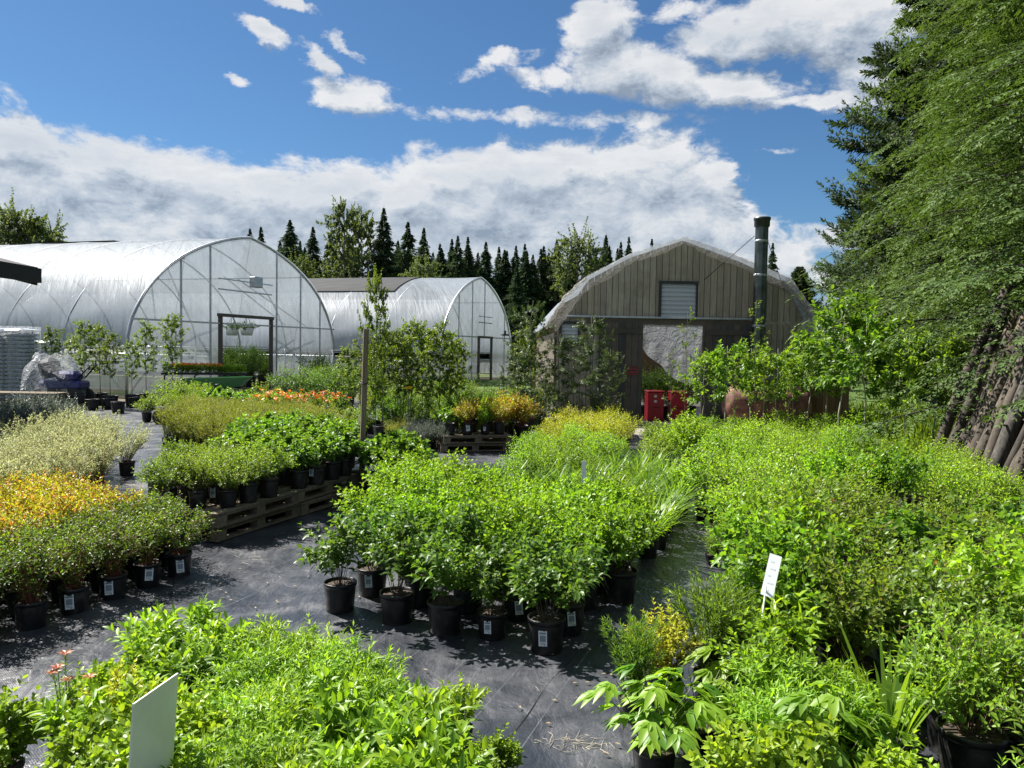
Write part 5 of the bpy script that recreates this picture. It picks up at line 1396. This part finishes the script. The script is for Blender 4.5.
# ------------------------------------------------------------------ signs and labels
def board_between(name, label, catg, c4, th, mt, stake=None):
    """a thin board through four corners"""
    c4 = [Vector(c) for c in c4]; c = sum(c4, Vector()) / 4
    n_ = (c4[1] - c4[0]).cross(c4[3] - c4[0]).normalized() * th
    t = thing(name, label, catg, c)
    m = MB(); v = [q - c for q in c4] + [q - c + n_ for q in c4]
    m.add([tuple(q) for q in v], [np.array([(0, 3, 2, 1), (4, 5, 6, 7), (0, 1, 5, 4), (1, 2, 6, 5), (2, 3, 7, 6), (3, 0, 4, 7)])])
    m.obj('board', mt, t)
    return t, c, n_
sy = 2.35
s0, s1 = D(134, 704, sy), D(178.5, 673, sy + .27)
dn = Vector((-.006, -.03, -.30))
signm = plain('pale_sign_board', (.66, .68, .55), .5, nscale=3, namt=.12)
t, c, n_ = board_between('blank_sign', 'blank pale rectangular sign standing in the bottom left bed', 'sign', [s0, s1, s1 + dn, s0 + dn], .006, signm)
m = MB(); mid_ = (s0 + s1) / 2 + dn - c
m.tube([mid_ + Vector((0, .06, .16)), (mid_.x, mid_.y + .12, -c.z)], .006, 6); m.obj('stake', M['blacksteel'], t)
lx = 3.75
l0, l1 = D(770, 553, lx), D(782, 557, lx - .02)
dn = D(760.5, 594, lx - .10) - l0
t, c, n_ = board_between('plant_label', 'white tilted plant label with faint writing in the right bed', 'label', [l0, l1, l1 + dn, l0 + dn], .003, M['white'])
m = MB(); wv = (l1 - l0)
up_ = -n_.normalized() if n_.y > 0 else n_.normalized()
for i, w_ in enumerate((.3, .45, .25, .5, .35)):
    a_ = l0 + dn * (.16 + i * .17) + wv * (.2 + .08 * (i % 2)) - c + (up_ * .0006 if n_.y > 0 else n_ + up_ * .0006); hh = dn * .035
    m.add([tuple(a_), tuple(a_ + wv * w_), tuple(a_ + wv * w_ + hh), tuple(a_ + hh)], [np.array([(0, 1, 2, 3)])])
m.obj('writing', M['inkfaint'], t)
m = MB(); q = (l0 + l1) / 2 + dn - c; m.tube([q + Vector((0, .01, .05)), (q.x - .03, q.y + .06, -c.z + .15)], .004, 6); m.obj('stake', M['white'], t)
for px, py, y, lab in ((584, 468, 7.4, 'narrow white label stick in the daylilies'), (832, 497, 6.6, 'narrow white label stick in the middle of the right bed')):
    p = D(px, py, y)
    t = thing('label_stick', lab, 'label', (p.x, p.y, p.z - .22), .2)
    m = MB(); m.box((0, 0, .18), (.045, .003, .22), 0, None, None, .001); m.obj('card', M['white'], t)
    m = MB(); m.tube([(0, .006, .2), (0, .006, -.3)], .004, 5); m.obj('stake', M['blacksteel'], t)

# ------------------------------------------------------------------ debris on the cloth
def straw(label, p, n, spread, seed, mt, ln=.12):
    r_ = np.random.default_rng(seed); m = MB()
    for i in range(n):
        a = r_.random() * 6.28; c = np.array((r_.normal() * spread, r_.normal() * spread * .5, .012 + r_.random() * .01)); l = ln * (.4 + r_.random())
        d_ = np.array((math.cos(a), math.sin(a), 0)) * l
        m.tube([c - d_, c + np.array((r_.normal() * .006, r_.normal() * .006, .008 * r_.random())), c + d_], .0010, 4)
    o = m.obj('dry_grass', mt, None, (p.x, p.y, 0)); o['kind'] = 'stuff'
    return o
straw('', G(580, 748), 60, .075, 3, M['paletrunk'], .035)
straw('', G(230, 560), 10, .25, 4, M['paletrunk'], .08)
straw('', G(600, 690), 8, .25, 5, M['paletrunk'], .06)
lf = MB(); n = 420
pos = np.stack([rng.random(n) * 7 - 4, 3.2 + rng.random(n) * 7, np.full(n, .03)], -1); a = rng.random(n) * 6.28
leaves(lf, pos, np.stack([np.cos(a), np.sin(a), np.zeros(n)], -1), np.array((0, 0, 1.)) + (rng.random((n, 3)) - .5) * .3, .03, .014, 'ovate', 0)
o = lf.obj('fallen_leaves', plain('dead_leaf', (.24, .18, .10), .8)); o['kind'] = 'stuff'
# ------------------------------------------------------------------ sky, clouds, sun
SUN_AZ, SUN_EL = -56.0, 51.0          # degrees from the view direction (left) and above the horizon
w = bpy.data.worlds.new('World'); SC.world = w; w.use_nodes = True
w.node_tree.nodes.clear(); n = NT(w.node_tree)
sky = n.new('ShaderNodeTexSky', sky_type='NISHITA', sun_disc=False)
sky.sun_elevation = R(SUN_EL); sky.sun_rotation = R(SUN_AZ)
sky.altitude = 200; sky.air_density = 1.0; sky.dust_density = .35; sky.ozone_density = 1.6

grp = bpy.data.node_groups.new('cloud_density', 'ShaderNodeTree')
grp.interface.new_socket('Az', in_out='INPUT', socket_type='NodeSocketFloat')
grp.interface.new_socket('El', in_out='INPUT', socket_type='NodeSocketFloat')
grp.interface.new_socket('Density', in_out='OUTPUT', socket_type='NodeSocketFloat')
g = NT(grp)
gi = g.new('NodeGroupInput'); go = g.new('NodeGroupOutput')
az, el = gi.outputs[0], gi.outputs[1]
cmb = g.new('ShaderNodeCombineXYZ'); g.put(cmb.inputs[0], az); g.put(cmb.inputs[1], g.m('MULTIPLY', el, 1.6)); cmb.inputs[2].default_value = 3.7
wc = g.noise(cmb.outputs[0], .3, 5, .62, .3, 'Color'); wx = g.new('ShaderNodeSeparateColor'); g.put(wx.inputs[0], wc)
az = g.m('ADD', az, g.m('MULTIPLY', g.m('SUBTRACT', wx.outputs[0], .5), 4.5)); el = g.m('ADD', el, g.m('MULTIPLY', g.m('SUBTRACT', wx.outputs[1], .5), 2.4))
nz = g.noise(cmb.outputs[0], .24, 10, .66, .25)
nzb = g.noise(g.map(cmb.outputs[0], (.35, 1, 1), (0, 0, .25)), .16, 6, .6, .4)
nb = g.m('SUBTRACT', nz, .5)
# low bank of cloud: upper edge as a function of azimuth
fc = g.new('ShaderNodeFloatCurve'); cu_ = fc.mapping.curves[0]
edge = [(-60, 150), (-200, 95), (0, 92), (25, 98), (60, 128), (110, 128), (150, 142), (220, 150), (290, 154), (380, 160), (440, 142), (500, 134), (560, 138), (620, 128), (680, 124), (720, 150), (740, 185), (790, 225), (850, 262), (1000, 300)]
edge = [azel(*e_) for e_ in edge]; edge.sort()
AZ0, AZ1 = -50., 50.
pts = [(0., .35)] + [((a_ - AZ0) / (AZ1 - AZ0), e_ / 30.) for a_, e_ in edge] + [(1., .2)]
while len(cu_.points) < len(pts): cu_.points.new(.5, .5)
for q, (a_, e_) in zip(cu_.points, pts): q.location = (a_, max(0., e_)); q.handle_type = 'VECTOR'
fc.mapping.use_clip = False; fc.mapping.update()
g.put(fc.inputs['Value'], g.m('DIVIDE', g.m('SUBTRACT', az, AZ0), AZ1 - AZ0, clamp=True))
eo = [s_ for s_ in fc.outputs][0]
top = g.m('MULTIPLY', eo, 30.)
bank = g.m('MINIMUM', g.m('MULTIPLY', g.m('SUBTRACT', top, el), .30), .62)
# the bank thins and breaks into streaks towards the horizon at the right
lowf = g.m('MULTIPLY', g.smooth(el, 0., 7., 1, 0), g.smooth(az, -6., 16., .12, .75))
bank = g.m('SUBTRACT', bank, lowf)
dens = bank
blobs = [(265, 32, 34, 13, 25, .7), (318, 60, 40, 16, 35, .75), (352, 96, 52, 20, 8, .85), (290, 2, 40, 8, 10, .5), (340, 40, 26, 8, 30, .45), (238, 80, 12, 5, 0, .35),
         (500, 62, 50, 14, -18, .75), (540, 78, 70, 18, 8, .8), (600, 30, 48, 34, -20, .95), (640, 70, 95, 40, 12, 1.0), (720, 88, 100, 20, 5, .9), (800, 100, 90, 9, 2, .6), (760, 28, 130, 36, -4, .95), (860, 14, 110, 40, 0, 1.0), (680, 10, 60, 12, 0, .6), (560, 120, 160, 8, 2, .3), (775, 150, 40, 5, 0, .3), (820, 240, 60, 16, 4, .5), (1000, 60, 200, 60, 0, .8)]
c0 = azel(512, 100)
for px, py, rx, ry, an, amp in blobs:
    a_, e_ = azel(px, py)
    kx = abs(azel(px + 10, py)[0] - a_) / 10; ky = abs(azel(px, py + 10)[1] - e_) / 10
    dx_ = g.m('MULTIPLY', g.m('SUBTRACT', az, a_), 1 / kx); dy_ = g.m('MULTIPLY', g.m('SUBTRACT', e_, el), 1 / ky)
    c_, s_ = math.cos(R(an)), math.sin(R(an))
    u_ = g.m('MULTIPLY', g.m('ADD', g.m('MULTIPLY', dx_, c_), g.m('MULTIPLY', dy_, s_)), 1 / rx)
    v_ = g.m('MULTIPLY', g.m('SUBTRACT', g.m('MULTIPLY', dy_, c_), g.m('MULTIPLY', dx_, s_)), 1 / ry)
    q = g.m('ADD', g.m('MULTIPLY', u_, u_), g.m('MULTIPLY', v_, v_))
    dens = g.m('MAXIMUM', dens, g.m('MULTIPLY', g.m('SUBTRACT', 1., q), amp * .64))
# scattered cloud elsewhere round the sky
els = g.m('SUBTRACT', g.m('MULTIPLY', g.smooth(g.m('ABSOLUTE', az), 46., 60., 0, 1), .45), .30)
dens = g.m('MAXIMUM', dens, els)
d = g.m('ADD', g.m('ADD', g.m('MAXIMUM', dens, -.6), g.m('MULTIPLY', nb, 1.6)), g.m('MULTIPLY', g.m('SUBTRACT', nzb, .5), .5))
g.l.new(d, go.inputs[0])

tc = n.new('ShaderNodeTexCoord'); sx = n.new('ShaderNodeSeparateXYZ'); n.put(sx.inputs[0], tc.outputs['Generated'])
deg = 180 / math.pi
azn = n.m('MULTIPLY', n.m('ARCTAN2', sx.outputs[0], sx.outputs[1]), deg)
eln = n.m('MULTIPLY', n.m('ARCSINE', sx.outputs[2]), deg)
def dens_at(da, de):
    x = n.new('ShaderNodeGroup'); x.node_tree = grp
    n.put(x.inputs[0], n.m('ADD', azn, da)); n.put(x.inputs[1], n.m('ADD', eln, de))
    return x.outputs[0]
d0, d1 = dens_at(0, 0), dens_at(-.7, 1.5)
cover = n.smooth(d0, -.04, .36)
shade_ = n.m('ADD', n.m('MULTIPLY', n.m('SUBTRACT', d0, d1), 1.7), .56, clamp=True)     # sunlit side of each billow
thick = n.smooth(d0, .25, 1.1, 1., .70)
cst = n.new('ShaderNodeCombineXYZ'); n.put(cst.inputs[0], n.m('MULTIPLY', azn, .35)); n.put(cst.inputs[1], n.m('MULTIPLY', eln, 1.7))
st_ = n.noise(cst.outputs[0], .16, 7, .6, .5)
low = n.smooth(eln, 3., 10., 1, 0)
lum = n.m('MULTIPLY', n.m('MULTIPLY', shade_, thick), n.m('SUBTRACT', 1., n.m('MULTIPLY', n.smooth(st_, .42, .66), n.m('ADD', .25, n.m('MULTIPLY', low, .3)))))
ccol = n.ramp(lum, [(0., (.33, .40, .50)), (.45, (.60, .67, .76)), (1., (1.0, 1.0, 1.0))])
cs = n.new('ShaderNodeVectorMath', operation='SCALE'); n.put(cs.inputs[0], ccol); cs.inputs['Scale'].default_value = CLOUD
skyc = n.mix(1., sky.outputs[0], SKYTINT, blend='MULTIPLY')
# keep the clouds out of the half of the sky below the horizon
cov = n.m('MULTIPLY', cover, n.smooth(eln, -1., .5, 0, .93))
bg = n.new('ShaderNodeBackground'); n.put(bg.inputs[0], n.mix(cov, skyc, cs.outputs[0])); bg.inputs[1].default_value = SKYSTR
n.l.new(bg.outputs[0], n.new('ShaderNodeOutputWorld').inputs[0])

sd = bpy.data.lights.new('sun', 'SUN'); sd.energy = SUNSTR; sd.angle = R(.5); sd.color = (1.0, .95, .87)
so = bpy.data.objects.new('sun', sd); COL.objects.link(so)
a_, e_ = R(SUN_AZ), R(SUN_EL)
so.rotation_euler = Vector((math.sin(a_) * math.cos(e_), math.cos(a_) * math.cos(e_), math.sin(e_))).to_track_quat('Z', 'Y').to_euler()
so.location = (-20, 10, 30)

vs = SC.view_settings
SC.display_settings.display_device = 'sRGB'
vs.view_transform = 'Standard'; vs.look = 'None'; vs.exposure = EXPO; vs.gamma = 1; vs.use_curve_mapping = False
SC.render.engine = 'CYCLES'
cy = SC.cycles
cy.max_bounces = 8; cy.diffuse_bounces = 3; cy.glossy_bounces = 2; cy.transmission_bounces = 4; cy.transparent_max_bounces = 12
cy.sample_clamp_indirect = 6; cy.caustics_reflective = False; cy.caustics_refractive = False
cy.use_denoising = True
try: cy.denoiser = 'OPENIMAGEDENOISE'
except Exception: pass
print('plants', sum(N_PLANTS.values()), N_PLANTS)
